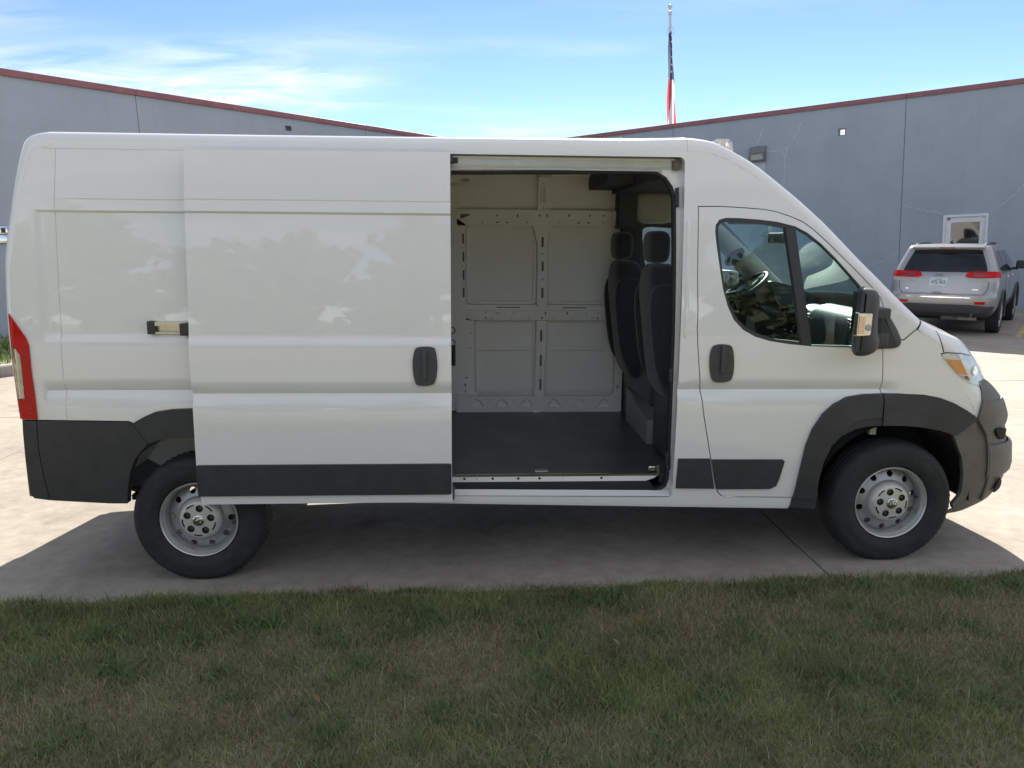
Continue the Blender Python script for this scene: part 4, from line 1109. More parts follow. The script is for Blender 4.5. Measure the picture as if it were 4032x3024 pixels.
# shoulder sipes
for i in range(64):
    a0 = 2 * math.pi * i / 64; c_, s_ = math.cos(a0), math.sin(a0)
    t_ = Vector((-s_, 0, c_))
    for y0, y1 in ((-.088, -.050), (.050, .088)):
        r1, r2 = (.3585, .3722) if y0 < 0 else (.3722, .3585)
        p = [Vector((c_ * .3605, -.090, s_ * .3605)), Vector((c_ * .3722, -.055, s_ * .3722))] if y0 < 0 else [Vector((c_ * .3605, .090, s_ * .3605)), Vector((c_ * .3722, .055, s_ * .3722))]
        b.add([p[0] - t_ * .006, p[0] + t_ * .006, p[1] + t_ * .006 + (p[1].normalized() * .003), p[1] - t_ * .006 + (p[1].normalized() * .003)], [(0, 1, 2, 3)])
def flatten(b, h=.360):
    for v in b.v:
        if v.z < -h: v.z = -h + (v.z + h) * .02
tyre_src = b
lipp = [(.221, -.080), (.2195, -.091), (.2165, -.0935), (.2125, -.091), (.209, -.082), (.2065, -.072), (.2005, -.066), (.1985, -.050), (.196, -.030), (.194, -.008), (.190, .03), (.205, .06), (.215, .08), (.221, .082)]
rim_me = mb_mesh(MB().lathe(lipp, n=80, close=True), 'rim', 'rim', 40)
holes = [ell(.164 * math.cos(2*math.pi*(k+.5)/10), .164 * math.sin(2*math.pi*(k+.5)/10), .0185, .0185, 16) for k in range(10)]
disc_me = disc_mesh('wheel_disc', .1925, .112, holes, [.122, .130, .15, .18], 'disc')
LUG = [rad(90 + 72 * k + 14) for k in range(5)]
lugs = [ell(.0685 * math.cos(a), .0685 * math.sin(a), .0205, .0205, 16) for a in LUG]
slots = []
for k in range(5):
    a0 = LUG[k] + rad(36); P = []
    for t_ in np.linspace(-.26, .26, 6): P.append((.097 * math.cos(a0 + t_), .097 * math.sin(a0 + t_)))
    for t_ in np.linspace(.26, -.26, 6): P.append((.088 * math.cos(a0 + t_), .088 * math.sin(a0 + t_)))
    slots.append(P)
cap_me = disc_mesh('hub_cap', .1215, 0, lugs + slots, [.03, .05, .098, .106, .116], 'cap', .004)
back_me = mb_mesh(MB().lathe([(.115, -.066), (.115, -.05), (.05, -.02)], n=40), 'hub_back', 'nut')
drum_me = mb_mesh(MB().lathe([(.001, -.03), (.135, -.020), (.150, -.002), (.155, .07), (.05, .10), (.05, .25), (.001, .25)], n=40), 'brake_drum', 'dark')
nut_b = MB().lathe([(.0145, .02), (.0145, -.012), (.011, -.016), (.0055, -.017), (.0052, -.012), (.001, -.012)], n=6)
nut_me = mb_mesh(nut_b, 'lug_nut', 'nut', 25)
cup_me = mb_mesh(MB().lathe([(.0205, 0), (.0195, .025)], n=16, cap=False), 'lug_cup', 'nut')
# hub badge: a raised roundel with a horned-head relief
eb = MB().lathe([(.031, .004), (.031, -.004), (.028, -.006), (.001, -.0065)], n=32)
for sgn in (-1, 1):
    eb.tube([(sgn * .002, -.008, .010), (sgn * .012, -.0085, .016), (sgn * .020, -.008, .008), (sgn * .018, -.008, -.003), (sgn * .011, -.008, -.004), (sgn * .010, -.0075, .003)], [.004, .0045, .004, .0035, .0025, .0015], n=6)
eb.tube([(0, -.0085, .010), (0, -.010, 0), (0, -.0085, -.014)], [.007, .006, .0035], n=8)
badge_me = mb_mesh(eb, 'hub_badge', 'chrome', 40)
valve_me = mb_mesh(MB().tube([(0, -.03, 0), (0, -.062, 0)], .0045, n=8), 'valve', 'plastic')
def wheel(x, z, sgn, spin):
    w_ = link_mesh('wheel', drum_me, van)
    w_.location = (x, sgn * .90, z); w_.rotation_euler = (0, 0, 0 if sgn < 0 else math.pi)
    # tyre flattened on the ground, level with the world
    tb_ = MB(); tb_.v = [v.copy() for v in tyre_src.v]; tb_.f = list(tyre_src.f); flatten(tb_)
    if 'tyre' not in wheel.__dict__: wheel.tyre = mb_mesh(tb_, 'tyre', 'rubber', 30)
    t_ = link_mesh('tyre', wheel.tyre, w_); t_.rotation_euler = (0, -RAKE if sgn < 0 else RAKE, 0)
    link_mesh('rim', rim_me, w_)
    for nm, me in (('wheel_disc', disc_me), ('hub_cap', cap_me), ('hub_plate', back_me)):
        o_ = link_mesh(nm, me, w_); o_.rotation_euler = (0, spin, 0)
    R_ = Matrix.Rotation(spin, 3, 'Y')
    for a in LUG:
        p = R_ @ Vector((.0685 * math.cos(a), 0, .0685 * math.sin(a)))
        o_ = link_mesh('lug_nut', nut_me, w_); o_.location = (p.x, -.074, p.z)
        o_ = link_mesh('lug_cup', cup_me, w_); o_.location = (p.x, -.095, p.z)
    o_ = link_mesh('hub_badge', badge_me, w_); o_.location = (0, -.100, 0); o_.rotation_euler = (0, spin, 0)
    p = R_ @ Vector((.178, 0, .03)); o_ = link_mesh('valve', valve_me, w_); o_.location = (p.x, 0, p.z)
    return w_
wheel(-.0051, .3287, -1, .35); wheel(-.0051, .3287, 1, .9)
wheel(4.0294, .3917, -1, 0.05); wheel(4.0294, .3917, 1, .5)
# wheel housings
def housing(cx, cz, r, a0, a1, mt, y0, y1, name='wheel_housing', front=False):
    for sg in (-1, 1):
        V, Fs = [], []
        N_ = 24
        for i in range(N_ + 1):
            a = rad(a0 + (a1 - a0) * i / N_)
            for y in (y0, y1): V.append((cx + r * math.cos(a), sg * y, cz + r * math.sin(a)))
        for i in range(N_): Fs.append((2*i, 2*i+1, 2*i+3, 2*i+2))
        V.append((cx, sg * y1, cz)); c_ = len(V) - 1
        for i in range(N_): Fs.append((2*i+1, 2*i+3, c_))
        link(name, V, Fs, mt, van, smooth=40)
housing(-.005, .345, .478, 8, 150, 'inner_paint', .99, .62)
housing(4.03, .40, .475, 0, 185, 'dark', .99, .60)
# running gear and underbody
MB().tube([(-.005, -.8, .30), (-.005, .8, .30)], .045, n=12).build('rear_axle', 'dark', van)
for sg in (-1, 1):
    MB().tube([(-.62, sg * .62, .45), (-.3, sg * .62, .33), (0, sg * .62, .29), (.35, sg * .62, .34), (.75, sg * .62, .45)], .03, n=8).build('leaf_spring', 'dark', van)
    MB().box((-.44, sg * .80 - .03, .395), (-.20, sg * .80 + .03, .43), bev=.006).build('spring_bracket', 'dark', van)
    MB().box((.5, sg * .70 - .05, .36), (3.5, sg * .70 + .05, .50)).build('chassis_rail', 'dark', van, smooth=None)
MB().box((.75, -.25, .34), (2.2, .55, .46), bev=.05).build('fuel_tank', 'dark', van)
MB().box((3.2, -.55, .30), (4.4, .55, .75), bev=.05).build('engine_undertray', 'dark', van)
MB().box((3.89, -.93, .795), (3.93, -.90, .845), bev=.003).build('body_bracket', 'trim', van)
MB().tube([(1.0, .35, .30), (-.2, .38, .30), (-.7, .45, .36)], .035, n=10).build('exhaust_pipe', 'steel', van)
# ---- load area: floor, far wall with pressed ribs, roof lining
fl = MB().box((-.66, -.862, .49), (2.86, .88, .543)).build('cargo_floor', 'floor', van, smooth=None)
MB().box((1.33, -.874, .535), (2.66, -.8625, .549)).build('floor_edge_strip', 'chrome', fl, smooth=None)
MB().box((2.645, -.874, .549), (2.657, -.863, .60)).build('floor_edge_strip', 'chrome', fl, smooth=None)
MB().box((2.60, -.85, .56), (2.645, -.835, .585), bev=.004).build('tie_ring', 'chrome', fl)
MB().box((1.92, -.83, .5435), (2.0, -.79, .552), bev=.003).build('tie_ring', 'chrome', fl)
MB().box((2.04, .80, .5435), (2.12, .835, .551), bev=.003).build('tie_ring', 'chrome', fl)
# step under the door: channel with drain holes
holes = [ell(x, .522, .008, .008, 10) for x in (1.5, 1.667, 1.818, 1.944, 2.313)] + [ell(1.48, .525, .003, .003, 6), ell(1.575, .52, .0035, .0035, 6), ell(2.08, .528, .003, .003, 6)]
sheet('sill_channel', [(1.3, .503), (2.58, .503), (2.63, .52), (2.65, .536), (1.3, .536)], lambda x, z: .872, 'inner_paint', van, holes=holes, thick=.004, seg=.03)
link('sill_channel_back', [(1.3, -.862, .49), (2.66, -.862, .49), (2.66, -.862, .54), (1.3, -.862, .54)], [(0, 1, 2, 3)], 'dark', van)
b = MB(); b.add([(1.3, -.873, .503), (2.60, -.873, .503), (2.62, -.93, .472), (1.3, -.93, .482)], [(3, 2, 1, 0)]); b.build('sill_rubber', 'seal', van, smooth=None)
b = MB()
b.add([(1.3, -(W(.47) - .07), .488), (2.70, -(W(.47) - .07), .468), (2.70, -(W(.44) - .012), .446), (1.3, -(W(.44) - .012), .463)], [(3, 2, 1, 0)])
b.build('sill_step', 'paint', van, smooth=None)

YW = .885
inner = MB()
inner.box((-.66, YW, .54), (2.78, YW + .02, 2.42))
inner.build('inner_side_panel', 'inner_paint', van, smooth=None)
MB().box((-.62, -.88, 2.405), (2.72, .90, 2.425)).build('cargo_roof_skin', 'inner_paint', van, smooth=None)
for x in (-.2, .7, 1.35, 2.09, 2.66):
    MB().box((x - .05, -.88, 2.375), (x + .05, .88, 2.406), bev=.008).build('roof_bow', 'inner_paint', van)
MB().box((-.69, -.88, .54), (-.66, .88, 2.40)).build('rear_door_lining', 'inner_paint', van, smooth=None)
def plate(name, outl, y, thick=.018, holes=(), mt='inner_paint', seg=.08):
    """Pressed frame member standing off the far wall towards the camera."""
    v2, f2 = triangulate(outl, holes, seg=seg)
    n = len(v2)
    ins = .006
    V = [(p.x, y, p.y) for p in v2] + [(p.x, y + thick, p.y) for p in v2]
    cnt = {(f[i], f[(i+1) % 3]) for f in f2 for i in range(3)}
    Fs = [tuple(f) for f in f2] + [tuple(i + n for i in reversed(f)) for f in f2] + [(b_, a, a+n, b_+n) for a, b_ in cnt if (b_, a) not in cnt]
    o_ = link(name, V, Fs, mt, van, smooth=None)
    for h in holes:                                            # grey sheet painting the hollow's shade behind each small pressed hole
        if abs(area2(h)) > .0028 or len(h) > 22: continue
        q = inset(h, -.003)
        link('slot_shade_sheet', [(p[0], y + thick * .55, p[1]) for p in q], [tuple(range(len(q)))], 'slot_shade', o_)
    return o_
slot = lambda cx, z0, z1, w_: rrect(cx - w_/2, z0, cx + w_/2, z1, w_/2 - .0005, 4)
dot = lambda x, z, r=.006: ell(x, z, r, r, 8)
Y1, Y2, Y3 = YW - .055, YW - .042, YW - .026
# top header
plate('header_rail', [(1.30, 2.33), (1.585, 2.33), (1.60, 2.385), (2.50, 2.385), (2.50, 2.41), (1.30, 2.41)], Y1, .03, [rrect(1.459, 2.338, 1.525, 2.366, .013)])
plate('upper_post', [(2.05, 2.12), (2.135, 2.12), (2.128, 2.39), (2.058, 2.39)], Y1 - .006, .03, [slot(2.094, 2.19, 2.305, .036), dot(2.094, 2.33), dot(2.094, 2.15)])
MB().box((2.055, Y1 - .012, 2.355), (2.13, Y1 + .02, 2.405), bev=.006).build('post_bracket', 'inner_paint', van)
# upper belt rail, two steps
h1 = [dot(x, z, .006 if z < 2.06 else .0075) for x, z in ((1.737, 2.09), (2.458, 2.095), (2.566, 2.098), (1.629, 2.04), (1.973, 2.041), (2.217, 2.042), (2.565, 2.045))]
h1 += [rrect(x - .006, z - .011, x + .006, z + .011, .005, 3) for x, z in ((1.897, 2.091), (2.066, 2.093), (2.125, 2.094), (2.296, 2.095))]
h1 += [rrect(x - .01, z - .005, x + .01, z + .005, .002, 2) for x, z in ((1.742, 2.038), (1.818, 2.038), (2.372, 2.041), (2.449, 2.042))]
plate('belt_rail', [(1.42, 2.062), (2.74, 2.062), (2.74, 2.125), (1.42, 2.125)], Y1 - .012, .034, [h for h in h1 if sum(p[1] for p in h) / len(h) > 2.06] + [[(1.454, 2.066), (1.48, 2.07), (1.531, 2.092), (1.528, 2.10), (1.456, 2.098)]])
plate('belt_rail', rrect(1.43, 2.014, 2.735, 2.0615, .01), Y1, .03, [h for h in h1 if sum(p[1] for p in h) / len(h) < 2.06])
MB().box((1.42, Y1 - .014, 2.122), (2.74, Y1 + .012, 2.136), bev=.004).build('rail_lip', 'inner_paint', van)
# window-blank frames: left column, centre post, right column
plate('rear_column', [(1.28, .55), (1.40, .55), (1.47, .60), (1.50, .80), (1.555, 1.0), (1.56, 1.28), (1.50, 1.30), (1.495, 2.02), (1.44, 2.06), (1.44, 2.30), (1.28, 2.33)], Y1, .04,
      [slot(1.477, 1.873, 1.952, .014), slot(1.479, 1.737, 1.812, .014), slot(1.4805, 1.597, 1.673, .014), slot(1.4805, 1.458, 1.537, .014), dot(1.47, 1.843, .004), dot(1.472, 1.705, .004), dot(1.476, 1.567, .004), dot(1.535, 1.18), dot(1.53, 1.06), dot(1.50, .82), rrect(1.484, .75, 1.496, .772, .004, 2), dot(1.488, .71)])
for z in (1.20, 1.10): MB().lathe([(.03, 0), (.03, -.006), (.024, -.008), (.022, .0), (.001, .0)], n=20, center=(1.385, Y1 + .001, z)).build('grommet', 'plastic', van)
MB().box((1.385, Y1 - .02, .92), (1.415, Y1, 1.085), bev=.01).build('latch_housing', 'plastic', van)
post = [(2.014, 2.018), (2.045, 1.94), (2.062, 1.86), (2.066, 1.39), (2.132, 1.39), (2.128, 1.86), (2.14, 1.94), (2.167, 2.018)]
plate('centre_post', post, Y1 - .004, .035, [slot(2.094, 1.852, 1.932, .017), slot(2.097, 1.667, 1.744, .017), slot(2.098, 1.46, 1.538, .017), dot(2.095, 1.80), rrect(2.092, 1.595, 2.102, 1.612, .004, 2)])
MB().tube([(2.062, Y1 + .004, 1.39), (2.060, Y1 + .004, 1.86), (2.04, Y1 + .004, 1.95)], .008, n=8).build('post_bead', 'inner_paint', van)
MB().tube([(2.136, Y1 + .004, 1.39), (2.132, Y1 + .004, 1.86), (2.15, Y1 + .004, 1.95)], .008, n=8).build('post_bead', 'inner_paint', van)
plate('front_column', [(2.70, 1.29), (2.735, 1.29), (2.735, 2.03), (2.66, 2.03), (2.70, 1.98)], Y1, .04)
# blank panels: frame round each
for x0, x1 in ((1.505, 2.048), (2.142, 2.695)):
    o_ = rrect(x0, 1.408, x1, 2.012, .05); i_ = rrect(x0 + .02, 1.428, x1 - .02, 1.995, .04)
    plate('blank_frame', o_, Y3, .012, [i_])
# middle rail
h2 = [dot(x, z, .006) for x, z in ((1.652, 1.347), (1.746, 1.34), (1.874, 1.337), (2.448, 1.338), (2.544, 1.344))] + [rrect(x - .006, 1.327, x + .006, 1.349, .005, 3) for x in (2.125, 2.295, 2.709)]
h3 = [dot(x, 1.3, .005) for x in (1.70, 1.851, 1.999, 2.192, 2.341, 2.50)] + [rrect(x - .009, 1.295, x + .009, 1.306, .002, 2) for x in (1.654, 2.097, 2.543)]
plate('middle_rail', [(1.50, 1.318), (2.75, 1.318), (2.75, 1.362), (1.50, 1.362)], Y1 - .012, .034, h2)
plate('middle_rail', [(1.50, 1.284), (2.75, 1.284), (2.75, 1.3175), (1.50, 1.3175)], Y1, .03, h3)
plate('middle_rail', [(1.50, 1.3625), (2.72, 1.3625), (2.70, 1.404), (1.50, 1.404)], Y2, .02, [rrect(1.741, 1.379, 1.925, 1.387, .0035, 3), rrect(2.261, 1.378, 2.452, 1.386, .0035, 3)])
# lower panels, post, column
plate('lower_post', [(2.056, .648), (2.118, .648), (2.132, 1.282), (2.064, 1.282)], Y1 - .004, .035, [slot(2.0945, 1.11, 1.205, .017), slot(2.094, .913, 1.008, .017), slot(2.094, .717, .812, .017)] + [dot(2.094, z, .0045) for z in (1.085, 1.055, 1.028, .885, .86, .835)])
for sx in (2.05, 2.128):
    MB().tube([(sx, Y1 + .006, .66), (sx + .008, Y1 + .006, 1.28)], .007, n=8).build('post_bead', 'inner_paint', van)
plate('front_column', [(2.69, .70), (2.752, .70), (2.763, 1.284), (2.69, 1.284)], Y1, .035, [dot(2.72, 1.21, .008), dot(2.722, 1.05, .005), dot(2.722, .87, .005), rrect(2.714, .735, 2.728, .76, .005, 3), rrect(2.714, .69 + .02, 2.724, .72, .002, 2)])
for x0, x1 in ((1.575, 2.046), (2.14, 2.682)):
    plate('blank_frame', rrect(x0, .70, x1, 1.28, .02), Y3, .012, [rrect(x0 + .014, .715, x1 - .014, 1.27, .015)])
    MB().box((x0 + .016, Y3 + .012, 1.035), (x1 - .016, Y3 + .03, 1.078), bev=.003).build('panel_swage', 'inner_paint', van)
# bottom skirt with triangular pockets
tri = lambda cx: smooth_poly([(cx - .052, .577), (cx + .052, .577), (cx + .05, .60), (cx + .018, .648), (cx - .018, .648), (cx - .05, .60)], 2)
pk = [1.586, 1.786, 1.985, 2.207, 2.409, 2.61]
plate('wall_skirt', [(1.42, .5435), (2.75, .5435), (2.75, .70), (2.69, .70), (2.65, .672), (1.52, .672), (1.47, .69), (1.42, .69)], Y1 - .02, .045, [tri(x) for x in pk] + [dot(x, .635, .004) for x in (1.686, 1.886, 2.308, 2.51)])
for x in pk:                                                  # dished pockets
    T = tri(x); n = len(T)
    cx, cz = sum(p[0] for p in T) / n, sum(p[1] for p in T) / n
    V = [(p[0], Y1 - .018, p[1]) for p in T] + [(cx + (p[0] - cx) * .72, Y1 + .006, cz + (p[1] - cz) * .72) for p in T]
    link('skirt_pocket', V, [(i, (i+1) % n, n+(i+1) % n, n+i) for i in range(n)] + [tuple(range(n, 2*n))], 'inner_paint', van, smooth=40)
# left-hand part of the far wall, seen only from further forward
for x in (.1, .75): plate('centre_post', [(x - .035, .56), (x + .035, .56), (x + .035, 2.38), (x - .035, 2.38)], Y1, .035)

# ---- cab: seats, overhead shelf, dash
def superell(center, size, e=.35, shear=0.0, nu=28, nv=16, lean_axis='x'):
    V, Fs = [], []
    f = lambda c_, p: math.copysign(abs(c_) ** p, c_)
    for j in range(nv + 1):
        v = -math.pi/2 + math.pi * j / nv
        for i in range(nu):
            u_ = 2 * math.pi * i / nu
            x = f(math.cos(v), e) * f(math.cos(u_), e) * size[0] / 2
            y = f(math.cos(v), e) * f(math.sin(u_), e) * size[1] / 2
            z = f(math.sin(v), e) * size[2] / 2
            V.append((center[0] + x + shear * z, center[1] + y, center[2] + z))
    for j in range(nv):
        for i in range(nu): Fs.append((j*nu+i, j*nu+(i+1) % nu, (j+1)*nu+(i+1) % nu, (j+1)*nu+i))
    return V, Fs
for yy, hx in ((.42, 2.625), (-.34, 2.70)):
    seat = link('seat', *superell((3.06, yy, .96), (.56, .52, .20), .45), 'seat', van, 60)
    V, Fs = superell((2.715 + (hx - 2.625), yy, 1.34), (.23, .58, .86), .45, shear=-.13)
    V = [(x, yy + (y - yy) * (1 - .28 * sstep(z, 1.45, 1.78)), z) for x, y, z in V]
    link('backrest', V, Fs, 'seat', seat, 60)
    V, Fs = superell((hx + .01, yy, 1.872), (.135, .30, .20), .55)
    link('headrest', V, Fs, 'seat', seat, 60)
    for dy in (-.045, .045):
        MB().tube([(hx + .03, yy + dy, 1.70), (hx + .01, yy + dy, 1.82)], .007, n=8).build('headrest_post', 'chrome', seat)
    for sy in (-1, 1):
        V, Fs = superell((2.70 + (hx - 2.625), yy + sy * .225, 1.32), (.25, .10, .66), .6, shear=-.13)
        link('seat_bolster', V, Fs, 'seat', seat, 60)
MB().box((2.86, -.72, .5435), (3.35, -.24, .86), bev=.02).build('seat_pedestal', 'dash', van)
b = MB()
b.add([(2.735, -.20, .545), (2.735, .54, .545), (2.735, .54, .80), (2.735, .40, .79), (2.735, .20, .74), (2.735, -.20, .715)] + [(3.2, -.20, .545), (3.2, .54, .545), (3.2, .54, .80), (3.2, .40, .79), (3.2, .20, .74), (3.2, -.20, .715)],
      [(5, 4, 3, 2, 1, 0), (6, 7, 8, 9, 10, 11)] + [(i, (i+1) % 6, 6+(i+1) % 6, 6+i) for i in range(6)])
b.build('seat_pedestal', 'pedestal', van, smooth=None)
MB().box((2.74, -.22, .81), (2.86, .70, 1.05), bev=.02).build('seat_frame', 'dash', van)
MB().box((2.76, -.74, .56), (2.86, -.24, 1.02), bev=.02).build('seat_frame', 'dash', van)
MB().box((2.84, -.66, .95), (2.9, -.55, 1.01), bev=.006).build('belt_buckle', 'chrome', van)
MB().box((2.862, -.88, .50), (3.5, .9, .54)).build('cab_floor', 'dash', van, smooth=None)
# overhead shelf and headliner
MB().box((2.45, .02, 2.29), (2.63, .88, 2.40), bev=.008).build('overhead_shelf', 'headliner', van)
MB().box((2.63, -.80, 2.262), (3.05, .88, 2.40), bev=.01).build('overhead_shelf', 'headliner', van)
MB().box((2.66, .70, 2.0), (2.80, .875, 2.27), bev=.01).build('pillar_lining', 'headliner', van)
MB().box((2.70, .76, 1.25), (2.86, .885, 2.03), bev=.015).build('belt_pillar', 'headliner', van)
MB().box((2.765, .55, .55), (2.80, .885, 1.40), bev=.01).build('partition_edge', 'dash', van)
# far door lining round the glass
sheet('door_lining', [(2.84, .60), (3.42, .60), (3.46, .90), (3.62, 1.08), (3.78, 1.10), (3.80, 1.34), (3.70, 1.72), (3.40, 2.0), (3.2, 2.07), (2.84, 2.10)], lambda x, z: yout(3.0, z) - .03, 'dash', van, holes=[inset(WINOUT, .004)], thick=.02, seg=.08, far=True)
sheet('door_lining', [(2.84, .60), (3.42, .60), (3.46, .90), (3.62, 1.08), (3.80, 1.10), (3.80, 1.32), (2.84, 1.32)], lambda x, z: yout(3.0, z) - .04, 'dash', van, thick=.02, seg=.2)
# white cab side above the far window
link('cab_side_trim', *superell((2.95, .80, 2.16), (.34, .20, .24), .5), 'trim', van, 60)
# far windscreen pillar lining with speaker grille
pl = MB().tube([(3.30, .82, 2.08), (3.45, .84, 1.99), (3.62, .86, 1.84), (3.80, .87, 1.68), (3.98, .87, 1.53), (4.10, .86, 1.42)], [.07, .075, .085, .085, .075, .06], n=14).build('pillar_trim', 'trim', van, smooth=60)
MB().lathe([(.001, -.004), (.05, -.003), (.055, .004)], n=24).build('speaker_grille', 'headliner', pl).matrix_local = Matrix.Translation((3.60, .775, 1.79)) @ Matrix.Rotation(rad(-40), 4, 'Y') @ Matrix.Diagonal((1.7, 1, .85, 1))
MB().tube([(3.32, -.85, 2.10), (3.62, -.88, 1.86), (3.98, -.89, 1.55), (4.10, -.88, 1.43)], .04, n=10).build('pillar_trim', 'trim', van)
# dash
def extrude_y(name, poly, y0, y1, mt, parent=van, bev=.012):
    bm = bmesh.new()
    P = smooth_poly(poly, 2)
    if area2(P) < 0: P.reverse()
    A = [bm.verts.new((p[0], y0, p[1])) for p in P]; B = [bm.verts.new((p[0], y1, p[1])) for p in P]
    n = len(P)
    bm.faces.new(A); bm.faces.new(B[::-1])
    for i in range(n): bm.faces.new((A[(i+1) % n], A[i], B[i], B[(i+1) % n]))
    me = bpy.data.meshes.new(name); bm.to_mesh(me); bm.free(); me.materials.append(M[mt]); me.shade_smooth(); me.set_sharp_from_angle(angle=rad(40))
    return link_mesh(name, me, parent)
dsh = extrude_y('dashboard', [(4.32, 1.36), (4.16, 1.44), (3.98, 1.485), (3.86, 1.47), (3.80, 1.40), (3.82, 1.28), (3.86, 1.1), (3.95, .95), (4.1, .93), (4.30, .93)], -.86, .86, 'dash')
extrude_y('glovebox_bulge', [(3.98, 1.515), (3.86, 1.50), (3.79, 1.44), (3.775, 1.30), (3.80, 1.18), (3.9, 1.10), (4.05, 1.3)], -.74, -.20, 'dash', dsh)
extrude_y('instrument_hood', [(4.02, 1.53), (3.86, 1.595), (3.70, 1.635), (3.665, 1.625), (3.70, 1.575), (3.76, 1.42), (4.0, 1.40)], .22, .68, 'dash', dsh)
MB().box((3.75, -.17, 1.30), (3.80, .16, 1.475), bev=.01).build('screen', 'dark_glass', dsh)
for yc in (-.235, .195, -.80):
    vt = MB()
    for q in range(8):
        vt.box((3.768 - .003 * q * 0, yc - .022, 1.31 + .021 * q), (3.778, yc + .022, 1.318 + .021 * q))
    vt.build('vent_slats', 'chrome', dsh, smooth=None)
MB().box((3.78, -.16, 1.12), (3.85, .16, 1.28), bev=.01).build('switch_panel', 'dash', dsh)
for q in range(3): MB().lathe([(.022, 0), (.022, -.02), (.018, -.024)], axis='x', n=16, center=(3.779, -.09 + .09 * q, 1.20)).build('knob', 'chrome', dsh)
MB().tube([(3.80, .05, 1.10), (3.70, .05, 1.20), (3.66, .05, 1.27)], [.03, .018, .022], n=10).build('gear_lever', 'chrome', dsh)
# steering wheel
sw = empty('steering_wheel', (3.575, .45, 1.565), parent=van)
sw.rotation_euler = (0, rad(-36), 0)
ring = [(.19 * math.cos(a), .19 * math.sin(a), 0) for a in np.linspace(0, 2 * math.pi, 41)]
MB().tube(ring, .016, n=10, cap=False).build('wheel_rim', 'dash', sw)
MB().lathe([(.001, .02), (.06, .015), (.07, -.02), (.05, -.05), (.03, -.22), (.001, -.22)], axis='z', n=24).build('wheel_hub', 'dash', sw)
for a in (0.5, math.pi - .5, -math.pi/2 - 0, ):
    MB().tube([(.05 * math.cos(a + 1.57), .05 * math.sin(a + 1.57), -.01), (.185 * math.cos(a + 1.57), .185 * math.sin(a + 1.57), 0)], .014, n=8).build('wheel_spoke', 'chrome', sw)
# interior mirror and sun visor
MB().box((3.60, -.12, 1.90), (3.63, .12, 1.97), bev=.012).build('interior_mirror', 'dash', van)
MB().box((3.22, -.70, 2.02), (3.42, -.15, 2.05), bev=.01).build('sun_visor', 'trim', van)
# ------------------------------------------------------------------ parked SUV (x forwards from the rear axle, y to its left)
SUV_H = math.atan2(.765, .644)
suv = empty('parked_suv', (11.34, 10.16, 0), (0, 0, SUV_H))
tag(suv, 'silver beige SUV seen from behind, parked nose-in at the right wing', 'SUV')
#        z     half-w  rear x  front x  corner r
rows = [(.36, .80, -.84, 3.60, .16), (.42, .86, -.90, 3.68, .20), (.52, .915, -.945, 3.74, .22), (.62, .935, -.965, 3.78, .24), (.72, .942, -.975, 3.80, .25), (.775, .945, -.970, 3.80, .25),
        (.79, .945, -.945, 3.80, .22), (.81, .945, -.915, 3.79, .18), (.90, .950, -.905, 3.78, .17), (1.00, .950, -.895, 3.74, .17), (1.08, .945, -.885, 3.60, .17), (1.14, .935, -.875, 3.2, .17), (1.20, .918, -.850, 2.9, .16),
        (1.26, .895, -.815, 2.75, .15), (1.35, .860, -.765, 2.55, .14), (1.45, .822, -.710, 2.35, .14), (1.55, .785, -.655, 2.13, .14), (1.63, .755, -.615, 1.92, .14), (1.68, .73, -.60, 1.75, .15), (1.715, .69, -.585, 1.55, .17), (1.735, .62, -.54, 1.35, .2), (1.748, .50, -.45, 1.1, .24), (1.754, .30, -.30, .8, .2)]
def rr_ring(w_, x0, x1, r, k=6, bow=.035):
    P = []
    for cx, cy, a0 in ((x0 + r, -w_ + r, 180), (x1 - r, -w_ + r, 270), (x1 - r, w_ - r, 0), (x0 + r, w_ - r, 90)):
        for i in range(k + 1):
            a = rad(a0 + 90 * i / k); P.append([cx + r * math.cos(a), cy + r * math.sin(a)])
    out = []
    n = len(P)
    for i in range(n):
        a, b_ = P[i], P[(i + 1) % n]
        out.append(a)
        L_ = math.hypot(b_[0]-a[0], b_[1]-a[1])
        if i == n - 1:                                          # rear edge
            for t in np.linspace(0, 1, 10)[1:-1]: out.append([a[0] + (b_[0]-a[0]) * t, a[1] + (b_[1]-a[1]) * t])
        elif i in (k, 2*k+1, 3*k+2):
            for t in np.linspace(0, 1, 16)[1:-1]: out.append([a[0] + (b_[0]-a[0]) * t, a[1] + (b_[1]-a[1]) * t])
    for p in out:                                               # rear face bows outwards
        if p[0] < x0 + r: p[0] -= bow * max(0, 1 - (p[1] / w_) ** 2) * ramp(x0 + r - p[0], 0, r)
    return out
rings = [rr_ring(w_, a, b_, r) for z, w_, a, b_, r in rows]
V, Fs = [], []
n = len(rings[0])
for (z, *_), R_ in zip(rows, rings): V += [(p[0], p[1], z) for p in R_]
for a in range(len(rows) - 1):
    for i in range(n): Fs.append((a*n+i, a*n+(i+1) % n, (a+1)*n+(i+1) % n, (a+1)*n+i))
Fs.append(tuple(reversed(range(n)))); Fs.append(tuple(range((len(rows)-1)*n, len(rows)*n)))
SUVB = BVHTree.FromPolygons([Vector(v) for v in V], Fs)
body = link('body', V, Fs, 'suv', suv, smooth=40)
